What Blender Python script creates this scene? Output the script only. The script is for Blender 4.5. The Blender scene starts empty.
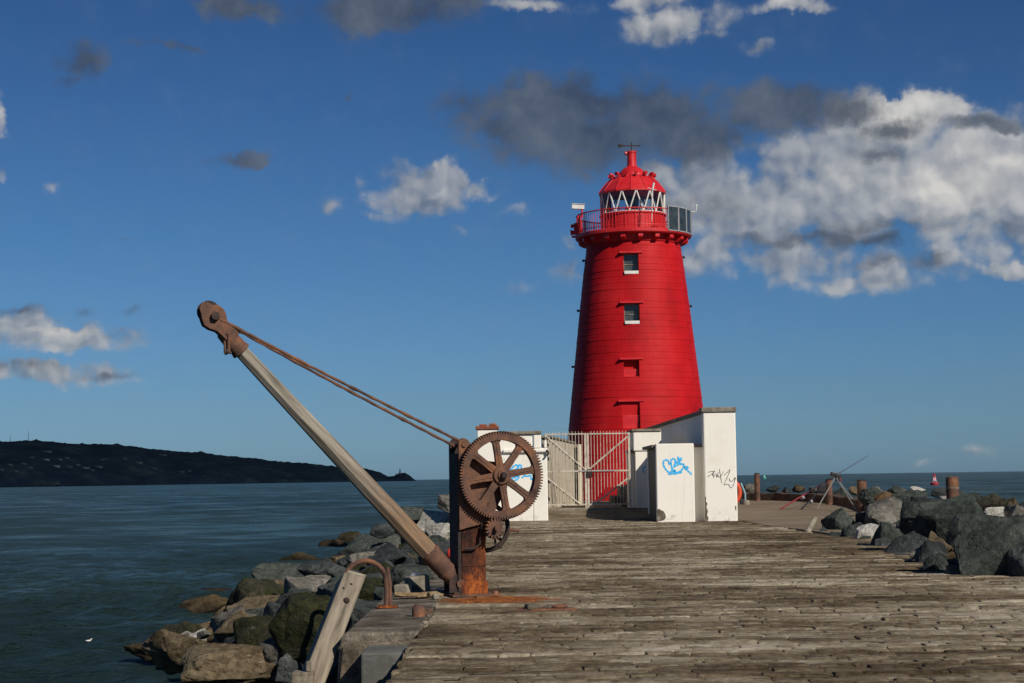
import bpy, bmesh, math, random
import numpy as np
from mathutils import Vector, Matrix, noise as mnoise

sc = bpy.context.scene
R = math.radians
# ------------------------------------------------------------------ camera
F = 1750.0; CX, CY = 512.0, 341.5
PITCH = math.atan((478.3 - CY) / F); ROLL = R(0.8)
EYE = Vector((0, 0, 1.65))
fw = Vector((0, math.cos(PITCH), math.sin(PITCH)))
r0 = Vector((1, 0, 0)); u0 = Vector((0, -math.sin(PITCH), math.cos(PITCH)))
RT = r0 * math.cos(ROLL) - u0 * math.sin(ROLL)
UP = r0 * math.sin(ROLL) + u0 * math.cos(ROLL)
cd = bpy.data.cameras.new('Camera'); cam = bpy.data.objects.new('Camera', cd)
sc.collection.objects.link(cam); sc.camera = cam
cd.sensor_width = 36; cd.lens = 36 * F / 1024; cd.clip_start = 0.1; cd.clip_end = 200000
m = Matrix((RT, UP, -fw)).transposed().to_4x4(); m.translation = EYE
cam.matrix_world = m

def ray(px, py):
    return fw * F + RT * (px - CX) + UP * (CY - py)
def P(px, py, d):                       # the point seen at a pixel, d metres ahead
    v = ray(px, py); return EYE + v * (d / v.y)
def dir_ae(px, py):
    v = ray(px, py).normalized(); return math.atan2(v.x, v.y), math.asin(v.z)
def proj(p):
    v = Vector(p) - EYE; z = v.dot(fw)
    return CX + F * v.dot(RT) / z, CY - F * v.dot(UP) / z

# ------------------------------------------------------------------ sun, sky, exposure
SUN_PHI, SUN_EL = R(36), R(34)
S = Vector((math.sin(SUN_PHI) * math.cos(SUN_EL), -math.cos(SUN_PHI) * math.cos(SUN_EL), math.sin(SUN_EL)))
sd = bpy.data.lights.new('Sun', 'SUN'); sd.energy = 4.2; sd.angle = R(0.53); sd.color = (1, 0.93, 0.82)
so = bpy.data.objects.new('Sun', sd); sc.collection.objects.link(so)
so.rotation_euler = S.to_track_quat('Z', 'Y').to_euler()
sc.view_settings.view_transform = 'Standard'; sc.view_settings.look = 'None'
sc.view_settings.exposure = 0; sc.view_settings.gamma = 1
try: sc.view_settings.use_curve_mapping = False
except Exception: pass

W = bpy.data.worlds.new('World'); sc.world = W; W.use_nodes = True
SKY_STRENGTH = 0.05
BMEAN = 0.78
def build_world():
    nt = W.node_tree; nt.nodes.clear(); N = nt.nodes; L = nt.links
    def nd(t, **k):
        n = N.new(t)
        for a, b in k.items(): setattr(n, a, b)
        return n
    def math_(op, a, b=None, c=None, clamp=False):
        n = nd('ShaderNodeMath', operation=op, use_clamp=clamp)
        for i, v in enumerate((a, b, c)):
            if v is None: continue
            if isinstance(v, (int, float)): n.inputs[i].default_value = v
            else: L.new(v, n.inputs[i])
        return n.outputs[0]
    def vmath(op, a, b=None):
        n = nd('ShaderNodeVectorMath', operation=op)
        for i, v in enumerate((a, b)):
            if v is None: continue
            if isinstance(v, (tuple, list)): n.inputs[i].default_value = v
            else: L.new(v, n.inputs[i])
        return n.outputs[0]
    def mapr(v, a, b, c, d, smooth=True):
        n = nd('ShaderNodeMapRange'); n.interpolation_type = 'SMOOTHSTEP' if smooth else 'LINEAR'; n.clamp = True
        L.new(v, n.inputs[0])
        for i, x in enumerate((a, b, c, d)): n.inputs[i + 1].default_value = x
        return n.outputs[0]
    def mixc(f, a, b, typ='MIX'):
        n = nd('ShaderNodeMix', data_type='RGBA', blend_type=typ)
        for sk, v in ((n.inputs[0], f), (n.inputs[6], a), (n.inputs[7], b)):
            if isinstance(v, (int, float)): sk.default_value = v
            elif isinstance(v, tuple): sk.default_value = (*v, 1)
            else: L.new(v, sk)
        return n.outputs[2]
    def nz(vec, scale, detail=6, rough=0.55, dist=0.0):
        n = nd('ShaderNodeTexNoise', noise_dimensions='2D'); L.new(vec, n.inputs['Vector'])
        n.inputs['Scale'].default_value = scale; n.inputs['Detail'].default_value = detail
        n.inputs['Roughness'].default_value = rough; n.inputs['Distortion'].default_value = dist
        return n.outputs[0]
    sky = nd('ShaderNodeTexSky'); sky.sky_type = 'NISHITA'; sky.sun_disc = False
    sky.sun_elevation = SUN_EL; sky.sun_rotation = math.atan2(S.x, S.y)
    sky.altitude = 0; sky.air_density = 1.0; sky.dust_density = 0.4; sky.ozone_density = 2.2
    tc = nd('ShaderNodeTexCoord'); gen = tc.outputs['Generated']
    sep = nd('ShaderNodeSeparateXYZ'); L.new(gen, sep.inputs[0])
    az = math_('ARCTAN2', sep.outputs[0], sep.outputs[1]); el = math_('ARCSINE', sep.outputs[2])
    cmb = nd('ShaderNodeCombineXYZ'); L.new(az, cmb.inputs[0]); L.new(el, cmb.inputs[1])
    p = cmb.outputs[0]
    # warped coordinates give every cloud a ragged edge
    wn = nd('ShaderNodeTexNoise', noise_dimensions='2D'); L.new(p, wn.inputs['Vector']); wn.inputs['Scale'].default_value = 26
    wn.inputs['Detail'].default_value = 5; wn.inputs['Roughness'].default_value = 0.6
    w1 = vmath('SUBTRACT', wn.outputs['Color'], (0.5, 0.5, 0.5))
    w2 = vmath('MULTIPLY', w1, (0.035, 0.022, 0.0))
    pw = vmath('ADD', p, w2)
    def field(blobs):
        tot = None
        for (px, py, rx, ry, rot, st) in blobs:
            a, e = dir_ae(px, py)
            mp = nd('ShaderNodeMapping', vector_type='TEXTURE'); L.new(pw, mp.inputs[0])
            mp.inputs['Location'].default_value = (a, e, 0); mp.inputs['Rotation'].default_value = (0, 0, R(rot))
            mp.inputs['Scale'].default_value = (rx * 1.35 / F, ry * 1.35 / F, 1)
            g = nd('ShaderNodeTexGradient', gradient_type='SPHERICAL'); L.new(mp.outputs[0], g.inputs[0])
            v = math_('MULTIPLY', g.outputs['Fac'], st)
            tot = v if tot is None else math_('SMOOTH_MAX', tot, v, 0.08)
        return tot
    white = [(900,172,150,55,0,1.1),(960,182,130,52,0,1.1),(868,125,52,34,0,1),(905,112,34,24,0,.9),(942,122,30,24,0,.9),(800,200,120,46,0,1),
             (715,190,75,48,0,.9),(1015,190,110,64,0,1.2),(850,202,150,34,0,1.0),(970,212,110,22,0,.8),(760,202,90,34,0,.85),(1000,155,50,30,0,.8),(790,262,120,26,-4,.66),(850,278,70,15,-4,.55),(735,252,66,16,0,.55),
             (412,190,52,24,0,.95),(442,180,24,20,0,.8),(484,188,26,10,0,.6),(328,202,20,9,0,.28),(376,216,18,9,0,.25),(462,232,20,9,0,.22),
             (50,334,92,16,-2,1),(20,324,44,16,0,.9),(-40,330,60,20,0,.9),(55,374,95,12,-2,.6),(3,116,10,24,0,.7),(55,190,15,9,0,.28),(2,168,11,12,0,.5),
             (672,22,62,17,4,.75),(640,4,60,10,0,.7),(788,6,38,9,0,.75),(520,3,42,8,0,.7),(760,46,22,9,0,.45),(700,34,30,8,0,.4),
             (1012,272,36,10,0,.7),(952,264,26,14,0,.5),(566,270,26,15,0,.3),(562,240,14,11,0,.25),(520,210,26,8,0,.2),(520,282,24,8,0,.2),
             (978,458,36,11,0,.2),(915,463,24,5,0,.15),(1060,452,40,14,0,.3)]
    dark = [(560,108,115,30,0,1),(595,138,110,36,0,1),(520,125,80,28,0,.85),(650,118,80,34,0,1),(780,108,72,26,0,1),(845,106,50,18,0,.85),
            (690,135,80,34,0,.95),(892,128,42,14,0,.75),(880,155,34,13,0,.6),(985,126,50,9,0,.75),(812,240,80,12,-3,.65),(875,243,42,9,-4,.8),
            (880,228,130,12,0,.42),(700,205,70,24,0,.36),(1000,228,60,9,0,.36),
            (235,6,42,14,0,.8),(385,10,88,22,0,.95),(440,4,50,14,0,.7),(84,58,26,22,0,.75),(70,85,14,10,0,.6),(168,50,38,6,-6,.5),(237,160,32,9,0,.75),(350,102,8,5,0,.5),
            (15,308,28,6,0,.45),(80,311,18,6,0,.25),(132,310,16,5,0,.25),(110,376,40,5,0,.4),(20,368,60,9,0,.35),
            (930,262,30,10,0,.45),(880,262,50,8,0,.4),(120,240,10,3,0,.2)]
    lit = [(905,116,64,38,0,1.05),(960,185,120,42,0,.85),(868,128,40,28,0,.75),(1012,165,70,40,0,.7),(800,198,70,24,0,.35),(745,182,60,26,0,.38),(700,195,40,30,0,.25),(850,180,90,40,0,.55),(930,215,120,24,0,.45),(412,182,34,13,0,.4),(440,176,18,12,0,.3),
           (52,328,66,9,0,.8),(14,320,24,9,0,.6),(672,20,55,14,0,.5),(640,2,50,8,0,.45),(788,6,34,8,0,.5),(520,3,36,7,0,.5),(3,112,10,16,0,.45),(960,150,60,30,0,.6),(1012,270,30,8,0,.35)]
    def billow(vec, scale, detail):
        n = nd('ShaderNodeTexVoronoi', feature='F1', voronoi_dimensions='2D'); L.new(vec, n.inputs['Vector']); n.inputs['Scale'].default_value = scale
        n.inputs['Detail'].default_value = detail; n.inputs['Roughness'].default_value = 0.5
        return n.outputs['Distance']
    bw = vmath('ADD', p, vmath('MULTIPLY', w1, (0.016, 0.014, 0.0)))
    b1 = billow(bw, 36, 2.0)
    n1 = nz(p, 30, 8, 0.56); n2 = nz(p, 120, 6, 0.6)
    wnz = math_('ADD', math_('MULTIPLY', math_('SUBTRACT', BMEAN, b1), 0.62), math_('MULTIPLY', math_('SUBTRACT', n1, 0.5), 0.55))
    wnz = math_('ADD', wnz, math_('MULTIPLY', math_('SUBTRACT', n2, 0.5), 0.22))
    dnz = math_('ADD', math_('ADD', math_('MULTIPLY', math_('SUBTRACT', n1, 0.5), 0.85), math_('MULTIPLY', math_('SUBTRACT', BMEAN, b1), 0.35)), math_('MULTIPLY', math_('SUBTRACT', n2, 0.5), 0.30))
    def gated(f, nn): return math_('ADD', f, math_('MULTIPLY', math_('MULTIPLY', nn, mapr(f, 0.0, 0.34, 0.0, 1.0)), mapr(f, 0.45, 0.95, 1.0, 0.42)))
    wf = field(white); litf = field(lit)
    wd = gated(wf, wnz); dd = gated(field(dark), dnz)
    # sharp edges where the sun is on the cloud, soft shreds elsewhere
    soft = mapr(wd, 0.04, 0.56, 0, 0.84); crisp = mapr(wd, 0.16, 0.32, 0, 0.95)
    wa = math_('ADD', math_('MULTIPLY', soft, math_('SUBTRACT', 1.0, mapr(litf, 0.3, 0.7, 0, 1))), math_('MULTIPLY', crisp, mapr(litf, 0.3, 0.7, 0, 1)))
    da = mapr(dd, 0.0, 0.72, 0, 0.88)
    poff = vmath('ADD', bw, (0.0035, 0.0050, 0))
    rel = math_('MULTIPLY', math_('SUBTRACT', billow(poff, 36, 2.0), b1), 0.62)
    core = math_('ADD', litf, math_('MULTIPLY', math_('SUBTRACT', nz(p, 15, 4, 0.5), 0.5), 0.75))
    br = math_('ADD', math_('ADD', math_('MULTIPLY', core, 0.80), rel), 0.20, clamp=True)
    k = 1.0 / SKY_STRENGTH
    wc = mixc(br, tuple(k * v for v in (0.150, 0.185, 0.245)), tuple(k * v for v in (0.66, 0.645, 0.615)))
    dc = mixc(math_('ADD', math_('MULTIPLY', math_('SUBTRACT', n1, 0.5), 2.2), 0.35, clamp=True), tuple(k * v for v in (0.050, 0.068, 0.105)), tuple(k * v for v in (0.125, 0.15, 0.19)))
    # the clear sky, a little deeper than the model (polarised light)
    hs = nd('ShaderNodeHueSaturation'); L.new(sky.outputs[0], hs.inputs['Color'])
    hs.inputs['Saturation'].default_value = 1.0; hs.inputs['Value'].default_value = 1.0
    rp = nd('ShaderNodeValToRGB'); L.new(mapr(el, 0.0, R(16), 0, 1, False), rp.inputs[0]); e = rp.color_ramp.elements
    while len(e) < 4: e.new(0.5)
    for x, (ps, cc) in zip(e, ((0.03, (.46, .82, 1.48)), (0.16, (.44, .76, 1.27)), (0.5, (.36, .68, 1.10)), (0.92, (.29, .56, .94)))):
        x.position = ps; x.color = tuple(v / 1.5 for v in cc) + (1,)
    base = mixc(1.0, mixc(1.0, hs.outputs[0], rp.outputs[0], 'MULTIPLY'), (1.5, 1.5, 1.5), 'MULTIPLY')
    c = mixc(wa, base, wc); c = mixc(da, c, dc)
    bg = nd('ShaderNodeBackground'); bg.inputs[1].default_value = SKY_STRENGTH; L.new(c, bg.inputs[0])
    out = nd('ShaderNodeOutputWorld'); L.new(bg.outputs[0], out.inputs[0])
build_world()

# ------------------------------------------------------------------ helpers
COL = sc.collection
def tag(o, label=None, cat=None, group=None, kind=None):
    if label: o['label'] = label
    if cat: o['category'] = cat
    if group: o['group'] = group
    if kind or cat: o['kind'] = kind or 'thing'
    return o
def empty(name, loc, label, cat, group=None):
    o = bpy.data.objects.new(name, None); COL.objects.link(o); o.location = loc; o.empty_display_size = 0.2
    return tag(o, label, cat, group)
I3 = Matrix.Identity(3)
class MB:
    """collects shapes in world coordinates, then links them as one mesh"""
    def __init__(s): s.v = []; s.f = []
    def add(s, vs, fs):
        b = len(s.v); s.v += [Vector(x) for x in vs]; s.f += [tuple(b + i for i in f) for f in fs]; return s
    def box(s, c, size, rot=I3):
        c = Vector(c); h = Vector(size) / 2
        vs = [c + rot @ Vector((sx * h.x, sy * h.y, sz * h.z)) for sz in (-1, 1) for sy in (-1, 1) for sx in (-1, 1)]
        return s.add(vs, [(0, 2, 3, 1), (4, 5, 7, 6), (0, 1, 5, 4), (2, 6, 7, 3), (0, 4, 6, 2), (1, 3, 7, 5)])
    def box2(s, a, b):
        a = Vector(a); b = Vector(b); return s.box((a + b) / 2, [abs(x) for x in (b - a)])
    def tube(s, pts, r, seg=8, cap=True):
        pts = [Vector(p) for p in pts]; n = len(pts)
        rs = r if isinstance(r, (list, tuple)) else [r] * n
        vs = []; prev = None
        for i, p in enumerate(pts):
            t = (pts[min(i + 1, n - 1)] - pts[max(i - 1, 0)]).normalized()
            if prev is None:
                a = t.orthogonal().normalized()
            else:
                a = (prev - t * prev.dot(t)).normalized()
            prev = a; b = t.cross(a)
            for k in range(seg):
                w = 2 * math.pi * k / seg; vs.append(p + (a * math.cos(w) + b * math.sin(w)) * rs[i])
        fs = []
        for i in range(n - 1):
            for k in range(seg):
                k2 = (k + 1) % seg
                fs.append((i * seg + k, i * seg + k2, (i + 1) * seg + k2, (i + 1) * seg + k))
        if cap:
            fs.append(tuple(range(seg))[::-1]); fs.append(tuple((n - 1) * seg + k for k in range(seg)))
        return s.add(vs, fs)
    def lathe(s, prof, c, seg=32, axis=Vector((0, 0, 1)), a0=0.0, full=True, a1=None):
        """prof: (r, h) from bottom to top"""
        c = Vector(c); ax = Vector(axis).normalized(); q = Vector((0, 0, 1)).rotation_difference(ax)
        vs = []; cnt = seg if full else seg + 1
        for (r, h) in prof:
            for k in range(cnt):
                w = a0 + ((2 * math.pi * k / seg) if full else (a1 - a0) * k / seg)
                vs.append(c + q @ Vector((r * math.cos(w), r * math.sin(w), h)))
        fs = []
        for i in range(len(prof) - 1):
            for k in range(seg):
                k2 = (k + 1) % cnt
                fs.append((i * cnt + k, i * cnt + k2, (i + 1) * cnt + k2, (i + 1) * cnt + k))
        if full:
            if prof[0][0] > 1e-4: fs.append(tuple(range(cnt))[::-1])
            if prof[-1][0] > 1e-4: fs.append(tuple((len(prof) - 1) * cnt + k for k in range(cnt)))
        return s.add(vs, fs)
    def prism(s, outline, o, ax, ay, az, t0, t1):
        """outline in the ax/ay plane at o, extruded along az from t0 to t1"""
        o = Vector(o); n = len(outline)
        vs = [o + ax * x + ay * y + az * t0 for x, y in outline] + [o + ax * x + ay * y + az * t1 for x, y in outline]
        fs = [tuple(range(n))[::-1], tuple(range(n, 2 * n))] + [(i, (i + 1) % n, n + (i + 1) % n, n + i) for i in range(n)]
        return s.add(vs, fs)
    def build(s, name, mat, parent=None, smooth=False, bevel=0, seg=2, sharp=35, fix=True):
        org = parent_origin(parent)
        me = bpy.data.meshes.new(name); me.from_pydata([v - org for v in s.v], [], s.f); me.update()
        if fix:
            bm = bmesh.new(); bm.from_mesh(me); bmesh.ops.remove_doubles(bm, verts=bm.verts, dist=1e-5)
            bmesh.ops.recalc_face_normals(bm, faces=bm.faces); bm.to_mesh(me); bm.free()
        if mat: me.materials.append(mat)
        o = bpy.data.objects.new(name, me); COL.objects.link(o)
        if parent: o.parent = parent
        if smooth:
            me.polygons.foreach_set('use_smooth', [True] * len(me.polygons))
            me.set_sharp_from_angle(angle=R(sharp))
        if bevel:
            b = o.modifiers.new('Bevel', 'BEVEL'); b.width = bevel; b.segments = seg; b.limit_method = 'ANGLE'; b.angle_limit = R(40)
        return o
def parent_origin(p):
    o = Vector((0, 0, 0))
    while p is not None: o += p.location; p = p.parent
    return o
def rooted(name, mb, mat, base, label, cat, group=None, **k):
    """a thing that is one mesh, its origin at its base"""
    base = Vector(base); mb.v = [v - base for v in mb.v]
    o = mb.build(name, mat, None, **k); o.location = base
    return tag(o, label, cat, group)

# ------------------------------------------------------------------ materials
def material(name):
    mt = bpy.data.materials.new(name); mt.use_nodes = True
    return mt, mt.node_tree, mt.node_tree.nodes['Principled BSDF']
class NB:
    def __init__(s, nt): s.nt = nt; s.N = nt.nodes; s.L = nt.links
    def put(s, sk, v):
        if isinstance(v, (int, float)): sk.default_value = v
        elif isinstance(v, (tuple, list)): sk.default_value = (*v, 1) if len(v) == 3 and sk.type == 'RGBA' else v
        else: s.L.new(v, sk)
    def pos(s): return s.N.new('ShaderNodeNewGeometry').outputs['Position']
    def obj(s): return s.N.new('ShaderNodeTexCoord').outputs['Object']
    def rnd(s): return s.N.new('ShaderNodeObjectInfo').outputs['Random']
    def scale(s, v, k):
        n = s.N.new('ShaderNodeVectorMath'); n.operation = 'MULTIPLY'; s.put(n.inputs[0], v); n.inputs[1].default_value = k; return n.outputs[0]
    def vadd(s, a, b):
        n = s.N.new('ShaderNodeVectorMath'); n.operation = 'ADD'; s.put(n.inputs[0], a); s.put(n.inputs[1], b); return n.outputs[0]
    def noise(s, v, scale, detail=5, rough=0.6, dist=0.0, out=0):
        n = s.N.new('ShaderNodeTexNoise'); s.put(n.inputs['Vector'], v); n.inputs['Scale'].default_value = scale
        n.inputs['Detail'].default_value = detail; n.inputs['Roughness'].default_value = rough; n.inputs['Distortion'].default_value = dist
        return n.outputs[out]
    def voro(s, v, scale, feature='F1'):
        n = s.N.new('ShaderNodeTexVoronoi'); n.feature = feature; s.put(n.inputs['Vector'], v); n.inputs['Scale'].default_value = scale; return n.outputs[0]
    def ramp(s, f, *stops):
        n = s.N.new('ShaderNodeValToRGB'); s.put(n.inputs[0], f); e = n.color_ramp.elements
        while len(e) < len(stops): e.new(0.5)
        for el, (p, c) in zip(e, stops):
            el.position = p; el.color = (*c, 1) if not isinstance(c, (int, float)) else (c, c, c, 1)
        return n.outputs[0]
    def mix(s, f, a, b, typ='MIX'):
        n = s.N.new('ShaderNodeMix'); n.data_type = 'RGBA'; n.blend_type = typ
        s.put(n.inputs[0], f); s.put(n.inputs[6], a); s.put(n.inputs[7], b); return n.outputs[2]
    def math(s, op, a, b=0.0, clamp=False):
        n = s.N.new('ShaderNodeMath'); n.operation = op; n.use_clamp = clamp; s.put(n.inputs[0], a); s.put(n.inputs[1], b); return n.outputs[0]
    def mapr(s, v, a, b, c=0.0, d=1.0):
        if a > b: a, b, c, d = b, a, d, c
        n = s.N.new('ShaderNodeMapRange'); n.clamp = True; n.interpolation_type = 'SMOOTHSTEP'; s.put(n.inputs[0], v)
        for i, x in enumerate((a, b, c, d)): n.inputs[i + 1].default_value = x
        return n.outputs[0]
    def sep(s, v):
        n = s.N.new('ShaderNodeSeparateXYZ'); s.put(n.inputs[0], v); return n.outputs
    def bump(s, h, strength, dist=0.02, normal=None):
        n = s.N.new('ShaderNodeBump'); s.put(n.inputs['Height'], h); s.put(n.inputs['Strength'], strength); n.inputs['Distance'].default_value = dist
        if normal is not None: s.L.new(normal, n.inputs['Normal'])
        return n.outputs[0]
def mottled(name, stops, scale=3.0, rough=0.8, bump=0.3, bdist=0.01, bscale=18, detail=7, stretch=(1, 1, 1), coord='pos', metal=0.0, fine=0.35, spec=None):
    mt, nt, b = material(name); n = NB(nt)
    v = n.pos() if coord == 'pos' else n.obj()
    v = n.scale(v, stretch)
    a = n.noise(v, scale, detail, 0.62); f = n.noise(v, bscale, 4, 0.6)
    t = n.math('ADD', a, n.math('MULTIPLY', n.math('SUBTRACT', f, 0.5), fine))
    c = n.ramp(t, *stops); n.put(b.inputs['Base Color'], c)
    b.inputs['Roughness'].default_value = rough; b.inputs['Metallic'].default_value = metal; b.inputs['Specular IOR Level'].default_value = spec if spec is not None else (0.12 if rough >= 0.8 else 0.4)
    if bump: n.L.new(n.bump(f, bump, bdist), b.inputs['Normal'])
    return mt

M = {}
M['rust'] = mottled('rust', [(0.26, (0.032, 0.021, 0.018)), (0.40, (0.092, 0.054, 0.042)), (0.53, (0.150, 0.080, 0.054)), (0.62, (0.225, 0.095, 0.046)), (0.72, (0.29, 0.18, 0.13))], 3.2, 0.85, 0.6, 0.008, 45, coord='obj')
M['rust_orange'] = mottled('rust_orange', [(0.34, (0.024, 0.013, 0.011)), (0.46, (0.070, 0.026, 0.016)), (0.55, (0.17, 0.046, 0.017)), (0.68, (0.40, 0.115, 0.024))], 2.6, 0.85, 0.6, 0.008, 40, coord='obj', stretch=(1, 1, .6))
M['rust_dark'] = mottled('rust_dark', [(0.35, (0.012, 0.010, 0.010)), (0.6, (0.045, 0.024, 0.018)), (0.8, (0.10, 0.045, 0.025))], 6, 0.75, 0.6, 0.008, 40, coord='obj')
def white_render():
    mt, nt, b = material('white_render'); n = NB(nt); p = n.pos()
    a = n.noise(p, 1.6, 8, 0.65); z = n.sep(p)[2]
    streak = n.noise(n.scale(p, (6, 6, 0.5)), 1.0, 5, 0.6)
    c = n.mix(n.mapr(a, 0.50, 0.72, 0, 0.55), (0.84, 0.795, 0.705), (0.74, 0.69, 0.59))
    c = n.mix(n.mapr(streak, 0.55, 0.75, 0, 0.35), c, (0.50, 0.46, 0.38))
    low = n.math('MULTIPLY', n.mapr(z, 0.05, 0.6, 1, 0), n.mapr(n.noise(p, 2.6, 8, 0.7), 0.52, 0.66, 0, 0.6))
    c = n.mix(low, c, (0.26, 0.22, 0.165))
    chip = n.mapr(n.noise(p, 2.3, 6, 0.75, 0.4), 0.69, 0.71)
    c = n.mix(chip, c, (0.36, 0.33, 0.29))
    n.put(b.inputs['Base Color'], c); b.inputs['Roughness'].default_value = 0.85
    n.L.new(n.bump(n.noise(p, 22, 6, 0.65), 0.35, 0.012), b.inputs['Normal'])
    return mt
M['white'] = white_render()
M['coping'] = mottled('coping_stone', [(0.35, (0.14, 0.12, 0.09)), (0.6, (0.27, 0.235, 0.18)), (0.75, (0.36, 0.32, 0.25))], 3, 0.9, 0.5, 0.015, 20)
M['cap_rust'] = mottled('cap_brick', [(0.35, (0.16, 0.05, 0.03)), (0.55, (0.30, 0.10, 0.055)), (0.75, (0.33, 0.22, 0.13))], 5, 0.9, 0.5, 0.02, 16)
M['concrete'] = mottled('concrete_apron', [(0.30, (0.145, 0.112, 0.074)), (0.5, (0.195, 0.154, 0.104)), (0.72, (0.25, 0.20, 0.14))], 0.35, 0.9, 0.4, 0.01, 14, fine=0.25)
M['concrete_old'] = mottled('concrete_old', [(0.32, (0.055, 0.045, 0.034)), (0.5, (0.125, 0.105, 0.08)), (0.66, (0.24, 0.205, 0.16)), (0.8, (0.38, 0.34, 0.28))], 2.2, 0.95, 0.9, 0.03, 16, fine=0.5)
M['concrete_face'] = mottled('concrete_face', [(0.32, (0.06, 0.048, 0.034)), (0.5, (0.14, 0.112, 0.080)), (0.7, (0.24, 0.20, 0.145))], 2.6, 0.95, 0.9, 0.03, 16, fine=0.5)  # colour raised to make up for the pier's shadow on the ledge face
M['pale_block'] = mottled('pale_block', [(0.35, (0.10, 0.098, 0.088)), (0.55, (0.15, 0.147, 0.135)), (0.75, (0.20, 0.19, 0.17))], 2.2, 0.9, 0.5, 0.02, 16)
M['dirt'] = mottled('yard_dirt', [(0.30, (0.07, 0.055, 0.032)), (0.5, (0.18, 0.143, 0.09)), (0.7, (0.32, 0.265, 0.18))], 0.8, 0.95, 0.8, 0.03, 9, fine=0.6)
M['kerb'] = mottled('kerb_brown', [(0.32, (0.045, 0.033, 0.024)), (0.55, (0.105, 0.075, 0.05)), (0.75, (0.19, 0.15, 0.10))], 1.6, 0.92, 0.6, 0.02, 10)
M['mortar'] = mottled('joint_dirt', [(0.35, (0.035, 0.026, 0.016)), (0.7, (0.11, 0.086, 0.056))], 3, 0.98, 0.5, 0.02, 20)
M['gatewhite'] = mottled('gate_white', [(0.35, (0.33, 0.27, 0.20)), (0.5, (0.52, 0.46, 0.37)), (0.7, (0.62, 0.57, 0.48))], 5, 0.6, 0.2, 0.003, 30)
M['board'] = mottled('pale_boards', [(0.35, (0.40, 0.34, 0.24)), (0.55, (0.58, 0.52, 0.40)), (0.75, (0.66, 0.60, 0.48))], 1.2, 0.75, 0.2, 0.006, 12, stretch=(3, 3, .4))
def weathered_wood(name, stops, axis_stretch):
    return mottled(name, stops, 2.0, 0.9, 0.8, 0.008, 9, stretch=axis_stretch, coord='obj', fine=0.6)
M['iron_grey'] = mottled('grey_metal', [(0.3, (0.25, 0.25, 0.25)), (0.7, (0.42, 0.42, 0.42))], 3, 0.5, 0.1, 0.002, 20)
M['black_plastic'] = mottled('black_paint', [(0.3, (0.012, 0.012, 0.014)), (0.7, (0.03, 0.03, 0.033))], 4, 0.5, 0.1, 0.002, 20)
def plain(name, c, rough=0.5, metal=0.0, var=0.12):
    lo = tuple(x * (1 - var) for x in c); hi = tuple(min(1, x * (1 + var)) for x in c)
    return mottled(name, [(0.35, lo), (0.65, hi)], 4, rough, 0.08, 0.002, 20, coord='obj', metal=metal)

def red_paint():
    mt, nt, b = material('red_masonry_paint'); n = NB(nt)
    uv = nt.nodes.new('ShaderNodeUVMap').outputs[0]
    br = nt.nodes.new('ShaderNodeTexBrick'); n.put(br.inputs['Vector'], uv)
    br.offset = 0.5; br.inputs['Scale'].default_value = 1.0
    br.inputs['Mortar Size'].default_value = 0.014; br.inputs['Mortar Smooth'].default_value = 0.4
    br.inputs['Brick Width'].default_value = 0.85; br.inputs['Row Height'].default_value = 0.34
    br.inputs['Color1'].default_value = (0.25, 0.25, 0.25, 1); br.inputs['Color2'].default_value = (0.75, 0.75, 0.75, 1); br.inputs['Mortar'].default_value = (0.5, 0.5, 0.5, 1)
    p = n.pos(); big = n.noise(n.scale(p, (1, 1, .45)), 0.7, 7, 0.65); fine = n.noise(p, 9, 5, 0.6)
    t = n.math('ADD', big, n.math('MULTIPLY', n.math('SUBTRACT', br.outputs['Color'], 0.5), 0.16))
    c = n.ramp(t, (0.28, (0.33, 0.006, 0.008)), (0.5, (0.46, 0.007, 0.010)), (0.72, (0.53, 0.016, 0.018)))
    n.put(b.inputs['Base Color'], c); b.inputs['Roughness'].default_value = 0.6; b.inputs['Specular IOR Level'].default_value = 0.15
    h = n.math('SUBTRACT', n.math('MULTIPLY', fine, 0.55), n.math('MULTIPLY', br.outputs['Fac'], 1.0))
    n.L.new(n.bump(h, 0.28, 0.022), b.inputs['Normal'])
    return mt
M['tower'] = red_paint()
M['red'] = mottled('red_gloss_paint', [(0.3, (0.44, 0.010, 0.014)), (0.5, (0.56, 0.016, 0.020)), (0.75, (0.62, 0.04, 0.035))], 1.5, 0.42, 0.15, 0.006, 14, coord='obj')
M['winwhite'] = plain('sill_white', (0.7, 0.68, 0.62), 0.6)
def glass_dark(name, col, rough=0.08):
    mt, nt, b = material(name); n = NB(nt)
    n.put(b.inputs['Base Color'], n.ramp(n.noise(n.pos(), 2.5, 4), (0.35, tuple(x * .6 for x in col)), (0.7, tuple(min(1, x * 1.5) for x in col))))
    b.inputs['Roughness'].default_value = rough; b.inputs['IOR'].default_value = 1.5
    return mt
M['pane'] = glass_dark('window_glass', (0.05, 0.062, 0.058), 0.15)
M['solar'] = glass_dark('solar_cells', (0.035, 0.045, 0.05), 0.2)
def clear_glass():
    mt, nt, b = material('lantern_glass'); n = NB(nt)
    N = nt.nodes; tr = N.new('ShaderNodeBsdfTransparent'); tr.inputs[0].default_value = (0.82, 0.86, 0.88, 1)
    gl = N.new('ShaderNodeBsdfGlossy'); gl.inputs['Roughness'].default_value = 0.03
    mx = N.new('ShaderNodeMixShader'); fr = N.new('ShaderNodeFresnel'); fr.inputs[0].default_value = 1.5
    nt.links.new(fr.outputs[0], mx.inputs[0]); nt.links.new(tr.outputs[0], mx.inputs[1]); nt.links.new(gl.outputs[0], mx.inputs[2])
    nt.links.new(mx.outputs[0], N['Material Output'].inputs[0]); return mt
M['glass'] = clear_glass()
M['blue_paint'] = plain('spray_blue', (0.045, 0.47, 0.88), 0.6, var=0.1)
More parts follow.
